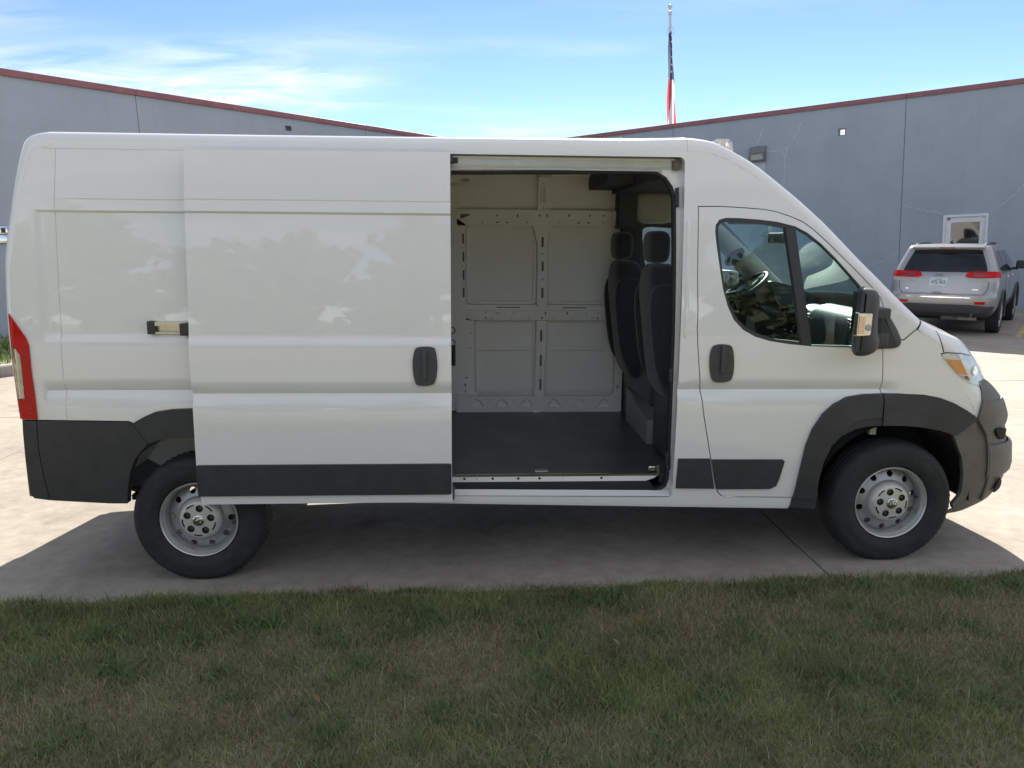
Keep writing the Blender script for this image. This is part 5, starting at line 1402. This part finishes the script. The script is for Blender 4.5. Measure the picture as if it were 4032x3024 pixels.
# wheel arches cut out of the body
for xw in (0.0, 2.915):
    for sg in (-1, 1):
        cut = MB().lathe([(.435, sg * .55), (.435, sg * 1.2)], n=40, center=(xw, 0, .40)).build('arch_cutter', 'dark', suv)
        mod = body.modifiers.new('arch', 'BOOLEAN'); mod.operation = 'DIFFERENCE'; mod.object = cut; mod.solver = 'EXACT'
dg = bpy.context.evaluated_depsgraph_get()
me = bpy.data.meshes.new_from_object(body.evaluated_get(dg))
body.modifiers.clear(); body.data = me
me.shade_smooth(); me.set_sharp_from_angle(angle=rad(40))
for o_ in [o_ for o_ in bpy.data.objects if o_.name.startswith('arch_cutter')]: bpy.data.objects.remove(o_)
def suv_patch(name, poly, mt, parent=suv, axis='rear', off=.004, thick=.006, holes=(), grid=.06, smooth=40):
    """poly in (y,z) for the rear face, (x,z) for the right (axis='right') or left side."""
    P = poly
    xs = [p[0] for p in P]; zs = [p[1] for p in P]
    v2, f2 = triangulate(P, holes, np.arange(min(xs) + grid, max(xs), grid), np.arange(min(zs) + grid, max(zs), grid), .04)
    A, N_ = [], []
    for p in v2:
        if axis == 'rear': o0, d0 = Vector((-3, p.x, p.y)), Vector((1, 0, 0))
        elif axis == 'right': o0, d0 = Vector((p.x, -3, p.y)), Vector((0, 1, 0))
        else: o0, d0 = Vector((p.x, 3, p.y)), Vector((0, -1, 0))
        h, nn, _, _ = SUVB.ray_cast(o0, d0)
        if h is None: h, nn, _, _ = SUVB.find_nearest(o0 + d0 * 2)
        if nn.dot(d0) > 0: nn = -nn
        A.append(h); N_.append(nn)
    n = len(A)
    VV = [a + q * off for a, q in zip(A, N_)] + [a + q * (off - thick) for a, q in zip(A, N_)]
    cnt = {(f[i], f[(i+1) % 3]) for f in f2 for i in range(3)}
    FF = [tuple(f) for f in f2] + [tuple(i + n for i in reversed(f)) for f in f2] + [(b_, a, a+n, b_+n) for a, b_ in cnt if (b_, a) not in cnt]
    o_ = link(name, VV, FF, mt, parent, smooth)
    if axis == 'rear' or axis == 'left':
        o_.data.flip_normals()
    return o_
# rear window and hatch details
suv_patch('rear_window', smooth_poly([(-.70, 1.215), (.70, 1.215), (.735, 1.24), (.60, 1.60), (.56, 1.645), (-.56, 1.645), (-.60, 1.60), (-.735, 1.24)], 1), 'dark_glass')
sp = MB()
pr = []
for y in np.linspace(-.62, .62, 13):
    f_ = 1 - (y / .66) ** 2 * .35
    pr.append([(-.56, y, 1.735), (-.70 - .05 * f_, y, 1.695), (-.715 - .05 * f_, y, 1.672), (-.60, y, 1.655)])
V = [p for q in pr for p in q]
Fs = [(4*i+k, 4*i+(k+1) % 4, 4*(i+1)+(k+1) % 4, 4*(i+1)+k) for i in range(12) for k in range(4)] + [(0, 1, 2, 3), (51, 50, 49, 48)]
spo = link('roof_spoiler', V, Fs, 'suv', suv, smooth=35)
MB().box((-.778, -.13, 1.668), (-.752, .13, 1.690), bev=.006).build('brake_light', 'dark_red_lens', spo)
MB().tube([(-.80, -.05, 1.235), (-.80, -.30, 1.25)], [.018, .008], n=8).build('rear_wiper', 'plastic', suv)
def lamp_poly(s_): return [(s_ * y, z) for y, z in ((.37, 1.135), (.40, 1.20), (.47, 1.225), (.70, 1.228), (.865, 1.232), (.90, 1.225), (.905, 1.12), (.60, 1.105), (.44, 1.11))]
def lamp_low(s_): return [(s_ * y, z) for y, z in ((.44, 1.106), (.60, 1.101), (.90, 1.112), (.90, 1.055), (.86, 1.035), (.52, 1.035), (.47, 1.06))]
for s_ in (-1, 1):
    P = lamp_poly(s_); P = P if area2(P) > 0 else P[::-1]
    t_ = suv_patch('tail_lamp', P, 'red_lens', off=.012, thick=.02)
    P = lamp_low(s_); P = P if area2(P) > 0 else P[::-1]
    suv_patch('reverse_lens', P, 'lamp_glass', t_, off=.010, thick=.015)
    P = [(s_ * y, z) for y, z in ((.50, 1.14), (.60, 1.13), (.72, 1.14), (.72, 1.20), (.50, 1.20))]; P = P if area2(P) > 0 else P[::-1]
    suv_patch('lamp_panel', P, 'dark_red_lens', t_, off=.014, thick=.004)
    P = [(s_ * y, z) for y, z in ((.56, .665), (.76, .67), (.735, .615), (.59, .612))]; P = P if area2(P) > 0 else P[::-1]
    suv_patch('bumper_reflector', P, 'red_lens', off=.006)
    # wrap of the lamp on the flank
    ax = 'right' if s_ < 0 else 'left'
    P = [(-.84, 1.12), (-.66, 1.13), (-.60, 1.17), (-.66, 1.225), (-.84, 1.228)]; 
    suv_patch('lamp_wrap', P, 'red_lens', t_, axis=ax, off=.010, thick=.015)
# hatch shut line, bumper strips, plate
def line_patch(pts, w_, mt, name, off=.002, axis='rear'):
    P = [Vector(p) for p in pts]; L_, R_ = [], []
    for i, p in enumerate(P):
        t = (P[min(i+1, len(P)-1)] - P[max(i-1, 0)]).normalized(); nn = Vector((-t.y, t.x)) * w_ / 2
        L_.append(p + nn); R_.append(p - nn)
    Q = L_ + R_[::-1]
    if area2(Q) < 0: Q = Q[::-1]
    return suv_patch(name, Q, mt, axis=axis, off=off, thick=.004)
for s_ in (-1, 1):
    line_patch([(s_ * .765, 1.22), (s_ * .77, 1.03), (s_ * .765, .90), (s_ * .70, .80)], .010, 'dark', 'hatch_gap', .0025)
suv_patch('bumper_step', [(-.50, .728), (.60, .728), (.60, .742), (-.50, .742)], 'chrome', off=.004)
suv_patch('bumper_valance', [(-.90, .40), (.90, .40), (.93, .56), (.55, .60), (-.52, .60), (-.93, .56)], 'grey_plastic', off=.008, thick=.01)
suv_patch('bumper_lower', [(-.80, .37), (.80, .37), (.82, .43), (-.82, .43)], 'plastic', off=.012, thick=.01)
pl_ = suv_patch('plate', rrect(-.085, .951, .232, 1.104, .012), 'plate', off=.010, thick=.008)
text_mesh('plate_text', 'KTL 652', .088, 'ink', pl_, (-.965, .0735, 1.02), (rad(86), 0, rad(-90)), .001, sx=.78)
MB().box((-.955, .01, 1.068), (-.945, .13, 1.084)).build('plate_strip', 'lamp_glass', pl_, smooth=None)
text_mesh('badge', 'Jeep', .075, 'logo', suv, (-.934, .07, 1.172), (rad(78), 0, rad(-90)), .006, sx=1.1)
suv_patch('hatch_pull', [(0, .80), (.16, .80), (.165, .845), (-.005, .845)], 'suv', off=.012, thick=.014)
suv_patch('hatch_pull_slot', [(.015, .80), (.145, .80), (.14, .822), (.02, .822)], 'dark', off=.0135, thick=.003)
for y in (.35, -.15, -.55): MB().lathe([(.012, .006), (.012, -.004)], axis='x', n=12, center=(-.998 + abs(y) * .03, y, .68)).build('parking_sensor', 'grey_plastic', suv)
text_mesh('script_badge', '4x4', .035, 'chrome', suv, (-.930, .62, .888), (rad(86), 0, rad(-90)), .003)
text_mesh('script_badge', 'LIMITED', .028, 'chrome', suv, (-.930, -.56, .888), (rad(86), 0, rad(-90)), .003)
# side glass, handles, flares (both sides)
for ax, sg in (('right', -1), ('left', 1)):
    for P in ([(-.42, 1.24), (.18, 1.22), (.10, 1.60), (-.20, 1.61), (-.36, 1.50)], [(.23, 1.22), (1.05, 1.20), (.98, 1.615), (.15, 1.605)], [(1.10, 1.20), (2.10, 1.19), (1.72, 1.52), (1.55, 1.60), (1.03, 1.615)]):
        suv_patch('side_window', P, 'dark_glass', axis=ax)
    for xh in (.45, 1.42):
        MB().box((xh - .09, sg * .965 - .014, 1.085), (xh + .09, sg * .965 + .014, 1.115), bev=.008).build('door_handle', 'chrome', suv)
    line_patch([(1.07, .45), (1.07, 1.19)], .008, 'dark', 'door_gap', .002, ax)
    line_patch([(.30, .80), (.20, 1.0), (.20, 1.21)], .008, 'dark', 'door_gap', .002, ax)
    suv_patch('side_skirt', [(.5, .37), (2.4, .37), (2.42, .47), (.48, .47)], 'plastic', axis=ax, off=.008)
    for xw in (0.0, 2.915):
        arc = [(xw + .45 * math.cos(a), sg * .955, .40 + .45 * math.sin(a)) for a in np.linspace(-.25, math.pi + .25, 24)]
        MB().tube(arc, .022, n=8).build('arch_flare', 'grey_plastic', suv)
        wh = MB().lathe([(.25, sg * -.11), (.36, sg * -.115), (.378, sg * -.09), (.382, 0), (.378, sg * .09), (.36, sg * .115), (.25, sg * .11)], n=48, center=(0, 0, 0), close=True)
        for v in wh.v: v.z = max(v.z, -.372)
        wo = MB().lathe([(.05, sg * -.05), (.24, sg * -.04), (.25, sg * .05), (.12, sg * .06)], n=32).build('wheel', 'dark', suv)
        wo.location = (xw, sg * .83, .372)
        wh.build('tyre', 'rubber', wo)
        rm = MB().lathe([(.255, sg * .10), (.245, sg * .108), (.235, sg * .10), (.225, sg * .06)], n=40, cap=False)
        for k in range(5):
            a = 2 * math.pi * k / 5 + .3
            for da in (-.16, .16):
                rm.tube([(.05 * math.cos(a), sg * .085, .05 * math.sin(a)), (.235 * math.cos(a + da), sg * .095, .235 * math.sin(a + da))], [.03, .02], n=6)
        rm.lathe([(.06, sg * .06), (.06, sg * .095), (.03, sg * .10)], n=20)
        rm.build('rim', 'rim', wo)
    mrr = MB().box((1.93, sg * 1.06 - .10, 1.20), (2.08, sg * 1.06 + .10, 1.38), bev=.04).build('door_mirror', 'plastic', suv)
    MB().box((1.97, min(sg * .90, sg * 1.0), 1.18), (2.05, max(sg * .90, sg * 1.0), 1.235), bev=.01).build('mirror_arm', 'plastic', mrr)
    rp = [(-.46, sg * .60, 1.722), (-.30, sg * .605, 1.742), (.2, sg * .61, 1.758), (.9, sg * .61, 1.758), (1.25, sg * .605, 1.745), (1.38, sg * .60, 1.715)]
    MB().tube(rp, [.02, .018, .018, .018, .018, .02], n=8).build('roof_rail', 'grey_plastic', suv)
MB().lathe([(.05, 0), (.035, .03), (.012, .075), (.001, .08)], axis='z', n=14, center=(-.30, 0, 1.75)).build('antenna', 'grey_plastic', suv)
ex = MB().lathe([(.052, .12), (.055, -.02), (.048, -.03), (.044, -.02), (.044, .12)], axis='x', n=20, center=(-.93, -.49, .405)).build('exhaust_tip', 'chrome', suv)
MB().box((-.7, -.75, .28), (3.3, .75, .45), bev=.05).build('underbody', 'dark', suv)
MB().tube([(-.80, -.30, .34), (-.75, .0, .32), (-.78, -.62, .33)], .045, n=8).build('muffler', 'steel', suv)

# ------------------------------------------------------------------ flagpole and flag, behind the right wing
PX, PY = 9.31, 24.6
pole = empty('flagpole', (PX, PY, 0)); pole.rotation_euler = (rad(-.93), rad(-1.82), 0)
tag(pole, 'tall silver flagpole with a ball finial rising behind the right wing', 'flagpole')
MB().lathe([(.085, 0), (.08, 2), (.06, 7), (.045, 10.0)], axis='z', n=20).build('shaft', 'alu', pole)
MB().lathe([(.05, 9.96), (.075, 9.97), (.065, 10.10), (.02, 10.12), (.02, 10.18)], axis='z', n=16).build('truck', 'alu', pole)
MB().lathe([(.085 * math.sin(a) + .0005, 10.25 - .085 * math.cos(a)) for a in np.linspace(0, math.pi, 12)], axis='z', n=20).build('finial', 'alu', pole)
MB().tube([(-.06, -.03, 9.55), (-.11, -.03, 9.42), (-.10, -.03, 9.3), (-.06, -.03, 9.2)], .012, n=6).build('halyard', 'alu', pole)
MB().tube([(.05, -.03, 9.6), (.12, -.03, 9.45), (.12, -.03, 9.3), (.06, -.03, 9.2)], .012, n=6).build('halyard', 'alu', pole)
flag = empty('flag', (PX, PY, 0)); flag.rotation_euler = pole.rotation_euler
tag(flag, 'limp red, white and blue striped flag hanging down the flagpole', 'flag')
NU, NV = 40, 120
ZT, ZB = 9.35, 4.7
V, Fs, fm = [], [], []
for j in range(NV + 1):
    t = j / NV; z = ZT - (ZT - ZB) * t
    hw = float(np.interp(t, [0, .12, .3, .5, .7, 1], [.04, .08, .11, .15, .17, .15]))
    cx = float(np.interp(t, [0, .3, .5, 1], [-.02, .02, .02, .10]))
    for i in range(NU + 1):
        u_ = i / NU * 2 - 1
        y = -.11 - .06 * math.sin(u_ * 4.2 + t * 3) - .05 * math.cos(u_ * 9 + t * 5) * (1 - abs(u_)) + .10 * u_ * u_
        V.append((cx + hw * u_ + .012 * math.sin(t * 14 + u_ * 3), y, z + .03 * math.sin(u_ * 5)))
for j in range(NV):
    for i in range(NU):
        Fs.append((j*(NU+1)+i, (j+1)*(NU+1)+i, (j+1)*(NU+1)+i+1, j*(NU+1)+i+1))
        t = (j + .5) / NV; u_ = (i + .5) / NU * 2 - 1
        if t < .36 + .02 * u_: fm.append(2)
        else:
            ph = (u_ * .75 + (t - .36) * 2.3) * 1.15 + .85
            fm.append(1 if int(math.floor(ph)) % 2 else 0)
cloth = link('cloth', V, Fs, None, flag, smooth=60, mats=['flag_red', 'flag_white', 'flag_blue'], fmat=fm)
for sx, sz in ((.0, 8.98), (.02, 8.72), (.015, 8.45), (.0, 8.18), (.10, 8.05), (-.02, 7.93), (.0, 9.2)):
    P = [((.055 if k % 2 == 0 else .023) * math.sin(k * math.pi / 5), (.055 if k % 2 == 0 else .023) * math.cos(k * math.pi / 5)) for k in range(10)]
    link('star', [(sx + p[0], -.235, sz + p[1]) for p in P] + [(sx + p[0], -.23, sz + p[1]) for p in P], [tuple(reversed(range(10))), tuple(range(10, 20))] + [(i, (i+1) % 10, 10+(i+1) % 10, 10+i) for i in range(10)], 'flag_white', flag)

# ------------------------------------------------------------------ grass
def blade_mat():
    mt = bpy.data.materials.new('grass_blades'); mt.use_nodes = True
    nt = mt.node_tree; b_ = nt.nodes['Principled BSDF']
    at = nt.nodes.new('ShaderNodeAttribute'); at.attribute_name = 'tint'
    nt.links.new(at.outputs['Color'], b_.inputs['Base Color'])
    b_.inputs['Roughness'].default_value = .6; b_.inputs['Specular IOR Level'].default_value = .25
    tr = nt.nodes.new('ShaderNodeBsdfTranslucent'); nt.links.new(at.outputs['Color'], tr.inputs['Color'])
    mx = nt.nodes.new('ShaderNodeMixShader'); mx.inputs[0].default_value = .35
    nt.links.new(b_.outputs[0], mx.inputs[1]); nt.links.new(tr.outputs[0], mx.inputs[2])
    nt.links.new(mx.outputs[0], nt.nodes['Material Output'].inputs['Surface'])
    return mt
M['blades'] = blade_mat()
def vnoise(x, y, s, seed):
    """Smooth value noise in [0,1]."""
    rs = np.random.RandomState(seed); T = rs.rand(64, 64)
    fx, fy = x * s + 100, y * s + 100
    ix, iy = np.floor(fx).astype(int), np.floor(fy).astype(int); tx, ty = fx - ix, fy - iy
    tx, ty = tx*tx*(3-2*tx), ty*ty*(3-2*ty)
    g_ = lambda a, b_: T[a % 64, b_ % 64]
    return (g_(ix, iy) * (1-tx) + g_(ix+1, iy) * tx) * (1-ty) + (g_(ix, iy+1) * (1-tx) + g_(ix+1, iy+1) * tx) * ty
def soil_h(x, y): return .012 * np.sin(x * 2.1 + 1) * np.sin(y * 3.0) + .008 * np.sin(x * 5.3 + y * 4) + .012 * np.minimum(1, (LAWN_Y - y) / .57)
def blades(name, x, y, z, h, wd, col, lean, rs, parent=None):
    n = len(x)
    a = rs.rand(n) * 2 * np.pi
    la = rs.rand(n) * 2 * np.pi
    dx, dy = np.cos(a) * wd / 2, np.sin(a) * wd / 2
    lx, ly = np.cos(la) * lean * h, np.sin(la) * lean * h
    v = np.zeros((n, 5, 3))
    v[:, 0] = np.stack([x - dx, y - dy, z], 1); v[:, 1] = np.stack([x + dx, y + dy, z], 1)
    v[:, 2] = np.stack([x - dx*.75 + lx*.35, y - dy*.75 + ly*.35, z + h*.55], 1); v[:, 3] = np.stack([x + dx*.75 + lx*.35, y + dy*.75 + ly*.35, z + h*.55], 1)
    v[:, 4] = np.stack([x + lx, y + ly, z + h * np.sqrt(np.maximum(.1, 1 - lean**2*.5))], 1)
    base = np.arange(n)[:, None] * 5
    tri_ = np.concatenate([base + np.array([[0, 1, 3]]), base + np.array([[0, 3, 2]]), base + np.array([[2, 3, 4]])], 1).reshape(-1)
    me = bpy.data.meshes.new(name)
    me.vertices.add(n * 5); me.vertices.foreach_set('co', v.reshape(-1))
    nt_ = n * 3
    me.loops.add(nt_ * 3); me.loops.foreach_set('vertex_index', tri_.astype(np.int32))
    me.polygons.add(nt_); me.polygons.foreach_set('loop_start', np.arange(0, nt_ * 3, 3, dtype=np.int32)); me.polygons.foreach_set('loop_total', np.full(nt_, 3, dtype=np.int32))
    at = me.attributes.new('tint', 'FLOAT_COLOR', 'POINT')
    cc = np.ones((n, 5, 4)); cc[:, :, :3] = col[:, None, :]
    at.data.foreach_set('color', cc.reshape(-1).astype(np.float32))
    me.materials.append(M['blades'])
    me.update(calc_edges=True); me.validate()
    return link_mesh(name, me, parent)
rs = np.random.RandomState(11)
def colours(x, y, n):
    dry = vnoise(x, y, 1.3, 1) * .45 + vnoise(x, y, 3.1, 2) * .35 + vnoise(x, y, 8, 3) * .2
    band = np.exp(-((y + 1.72 + .08 * np.sin(x * 2)) / .22) ** 2) * .28 * (x > .2)      # worn dry strip parallel to the drive
    edge = np.exp(-((y - LAWN_Y + .10) / .10) ** 2) * .14                                 # lush edge
    dry = dry + band - edge + rs.normal(0, .13, n)
    f = np.clip((dry - .42) / .30, 0, 1)[:, None] * .85
    green = np.array([.235, .275, .105]) * (0.65 + .7 * vnoise(x, y, 5, 7)[:, None]) * (1 + rs.normal(0, .18, (n, 1)))
    blue = (vnoise(x, y, 2.2, 9) > .55)[:, None] * np.array([-.004, .004, .012])
    tan = np.array([.38, .33, .21]) * (1 + rs.normal(0, .25, (n, 1)))
    return np.clip((green + blue) * (1 - f) + tan * f, .008, .5), f[:, 0]
n = 230000
x = rs.uniform(-1.9, 5.6, n); y = LAWN_Y - rs.beta(1.0, 1.15, n) * 2.0
y -= .03 * np.sin(x * 9) * (y > LAWN_Y - .06)
col, f = colours(x, y, n)
h = (.022 + .036 * rs.rand(n) ** 1.5) * (1 - .30 * f) * (.75 + .6 * vnoise(x, y, 2.0, 21)); h *= np.where(rs.rand(n) < .03, 1.7, 1)
wd = .0026 + .0024 * rs.rand(n)
lean = .3 + .75 * rs.rand(n)
gr = blades('grass', x, y, soil_h(x, y) - .004, h, wd, col, lean, rs)
tag(gr, 'short patchy green and straw coloured lawn grass in the van shadow', 'grass', kind='stuff')
# coarser clumps of longer blades
cl = [(rs.uniform(-1.5, 5), LAWN_Y - .1 - 1.8 * rs.rand()) for _ in range(190)]
xs, ys = [], []
for cx, cy in cl:
    k = rs.randint(25, 70); xs.append(cx + rs.normal(0, .05, k)); ys.append(cy + rs.normal(0, .04, k))
x, y = np.concatenate(xs), np.concatenate(ys); k = y < LAWN_Y; x, y = x[k], y[k]; n = len(x)
col = np.array([.15, .22, .09]) * (1 + rs.normal(0, .25, (n, 1))); col = np.clip(col, .01, .4)
o_ = blades('coarse_grass', x, y, soil_h(x, y) - .004, .045 + .045 * rs.rand(n), .004 + .003 * rs.rand(n), col, .4 + .7 * rs.rand(n), rs)
tag(o_, 'scattered coarse clumps of longer green grass in the lawn', 'grass', kind='stuff')
n = 16000
x = rs.uniform(-1.9, 5.6, n); y = LAWN_Y - .04 - rs.rand(n) ** .9 * 1.9
col = np.clip(np.where(rs.rand(n, 1) < .6, np.array([[.44, .40, .27]]), np.array([[.24, .33, .12]])) * (1 + rs.normal(0, .15, (n, 1))), .02, .7)
o_ = blades('straw', x, y, soil_h(x, y) - .002, .04 + .05 * rs.rand(n) ** 1.5, .0016 + .0014 * rs.rand(n), col, .25 + .8 * rs.rand(n), rs)
tag(o_, 'thin pale straw blades sticking up through the lawn', 'grass', kind='stuff')
# ragged fringe and dry tufts over the concrete edge
def tuft(name, cx, cy, nb, sp, hh, colr, label, cat='grass tuft', group=None):
    x = cx + rs.normal(0, sp, nb); y = cy + rs.normal(0, sp * .35, nb)
    c_ = np.clip(np.array(colr) * (1 + rs.normal(0, .25, (nb, 1))), .01, .6)
    o_ = blades(name, x - cx, y - cy, np.zeros(nb) - .003, hh * (.5 + .8 * rs.rand(nb)), .002 + .0015 * rs.rand(nb), c_, .35 + .7 * rs.rand(nb), rs)
    o_.location = (cx, cy, 0)
    return tag(o_, label, cat, group)
tuft('grass_tuft', .86, -1.235, 260, .075, .055, (.17, .15, .085), 'dry straw tuft at the driveway edge, just right of the rear wheel')
tuft('grass_tuft', 3.62, -1.235, 160, .05, .045, (.14, .12, .07), 'dry tuft at the end of the slab joint under the front door')
tuft('weed', 2.40, -1.70, 60, .025, .06, (.30, .22, .05), 'small yellow weed standing in the worn grass strip', 'weed')
nb = 2600
x = rs.uniform(-2.6, 6.2, nb); y = LAWN_Y + rs.normal(.0, .022, nb)
o_ = blades('grass_fringe', x, y, np.zeros(nb) - .002, .02 + .05 * rs.rand(nb), .0018 + .0012 * rs.rand(nb), np.clip(np.array([.16, .18, .085]) * (1 + rs.normal(0, .3, (nb, 1))), .01, .4), .5 + .8 * rs.rand(nb), rs)
tag(o_, 'ragged fringe of grass blades leaning over the concrete edge', 'grass', kind='stuff')
# verge grass by the left wing
nb = 9000
s_ = rs.uniform(-4, 7, nb); d_ = rs.uniform(.16, 5.0, nb)
x = -5.27 + .59327 * s_ - .804 * d_; y = 6.08 + .80498 * s_ + .594 * d_
o_ = blades('verge_grass', x, y, np.full(nb, .13), .05 + .12 * rs.rand(nb) + .25 * (d_ > 4.2) * rs.rand(nb), .010 + .01 * rs.rand(nb), np.clip(np.array([.11, .20, .035]) * (1 + rs.normal(0, .25, (nb, 1))), .01, .5), .3 + .6 * rs.rand(nb), rs)
tag(o_, 'bright green verge grass along the left wing', 'grass', kind='stuff')

# fallen leaves, each lying on the grass
def leaf(x, y, size, rot, mt, label):
    P = [(0, -1), (.35, -.55), (.62, -.1), (.50, .35), (.22, .75), (0, 1.0), (-.25, .72), (-.52, .3), (-.60, -.15), (-.33, -.6)]
    V = [(p[0] * size * .6, p[1] * size, .35 * size * (abs(p[0]) ** 1.5)) for p in P] + [(0, 0, 0), (0, .5 * size, .004), (0, -.5 * size, .004)]
    Fs = [(0, 1, 12), (1, 2, 10, 12), (2, 3, 10), (3, 4, 11, 10), (4, 5, 11), (5, 6, 11), (6, 7, 10, 11), (7, 8, 10), (8, 9, 12, 10), (9, 0, 12)]
    o_ = link('fallen_leaf', V, Fs, mt, None, smooth=40)
    o_.location = (x, y, float(soil_h(np.array(x), np.array(y))) + .032); o_.rotation_euler = (rot[0], rot[1], rot[2])
    tag(o_, label, 'leaf', 'fallen leaves on the lawn')
leaf(1.18, -2.07, .022, (.5, .2, .4), 'leaf_brown', 'orange brown leaf on the grass below the middle of the sliding door')
leaf(2.23, -1.90, .026, (.7, .1, 1.2), 'leaf_pink', 'pale pinkish leaf on the grass below the right end of the door opening')
leaf(2.07, -2.03, .020, (.3, .3, 2.2), 'leaf_pink', 'small tan leaf on the grass left of the pale pinkish leaf')
leaf(.90, -2.29, .022, (.5, -.2, .9), 'leaf_brown', 'crumpled grey brown leaf low on the lawn, left of centre')
leaf(1.69, -1.39, .015, (.8, .2, .1), 'leaf_pink', 'tiny white leaf near the concrete edge below the door opening')
leaf(.04, -2.20, .022, (.3, .2, 2.5), 'leaf_brown', 'brown leaf deep in the grass at the lower left')
leaf(1.08, -1.50, .016, (.6, .0, 1.9), 'leaf_brown', 'small brown leaf in the worn strip below the sliding door handle')
leaf(.35, -1.38, .016, (.6, .3, .6), 'leaf_brown', 'small orange leaf near the concrete edge below the rear wheel')

# ------------------------------------------------------------------ trees across the lawn behind the photographer (seen mirrored in paint and glass)
rs = np.random.RandomState(4)
nl = 52000
NT = 34
tx = np.linspace(-52, 56, NT) + rs.normal(0, 1.0, NT); ty = -38 + rs.normal(0, 2.2, NT); tr_ = rs.uniform(3.0, 4.6, NT); th = np.where(np.arange(NT) % 2 == 0, rs.uniform(5.5, 8.0, NT), rs.uniform(2.4, 3.6, NT))
k = rs.randint(0, NT, nl)
d = rs.normal(0, 1, (nl, 3)); d /= np.linalg.norm(d, axis=1)[:, None]; rr = (rs.rand(nl) ** .35)[:, None] * (.75 + .35 * np.sin(d[:, :1] * 5 + k[:, None]) * np.cos(d[:, 2:] * 6))
c_ = np.stack([tx[k], ty[k], th[k]], 1) + d * rr * np.stack([tr_[k], tr_[k] * .8, tr_[k] * 1.15], 1)
sz = rs.uniform(.18, .42, nl)[:, None]
a1 = rs.normal(0, 1, (nl, 3)); a1 /= np.linalg.norm(a1, axis=1)[:, None]; a2 = np.cross(a1, rs.normal(0, 1, (nl, 3))); a2 /= np.linalg.norm(a2, axis=1)[:, None]
v = np.stack([c_ - a1*sz - a2*sz*.6, c_ + a1*sz - a2*sz*.6, c_ + a1*sz + a2*sz*.6, c_ - a1*sz + a2*sz*.6], 1).reshape(-1, 3)
tc = np.clip(np.array([.115, .135, .075]) * (1 + rs.normal(0, .25, (nl, 1))), .01, .3)
V = [tuple(p) for p in v]; Fs = [(4*i, 4*i+1, 4*i+2, 4*i+3) for i in range(nl)]
tk_ = MB()
for i in range(NT):
    tk_.tube([(tx[i], ty[i], 0), (tx[i] + .1, ty[i], 2.5), (tx[i], ty[i], th[i])], [.28, .2, .06], n=8)
n0 = len(V); V += [tuple(p) for p in tk_.v]; F2 = [tuple(q + n0 for q in f) for f in tk_.f]
trees = link('tree_line', V, Fs + F2, None, None, mats=['blades', 'bark'], fmat=[0] * len(Fs) + [1] * len(F2))
at = trees.data.attributes.new('tint', 'FLOAT_COLOR', 'POINT')
cc = np.ones((len(V), 4)); cc[:n0, :3] = np.repeat(tc, 4, axis=0)
at.data.foreach_set('color', cc.reshape(-1).astype(np.float32))
tag(trees, 'far row of leafy trees across the lawn, mirrored in the van', 'trees', kind='stuff')
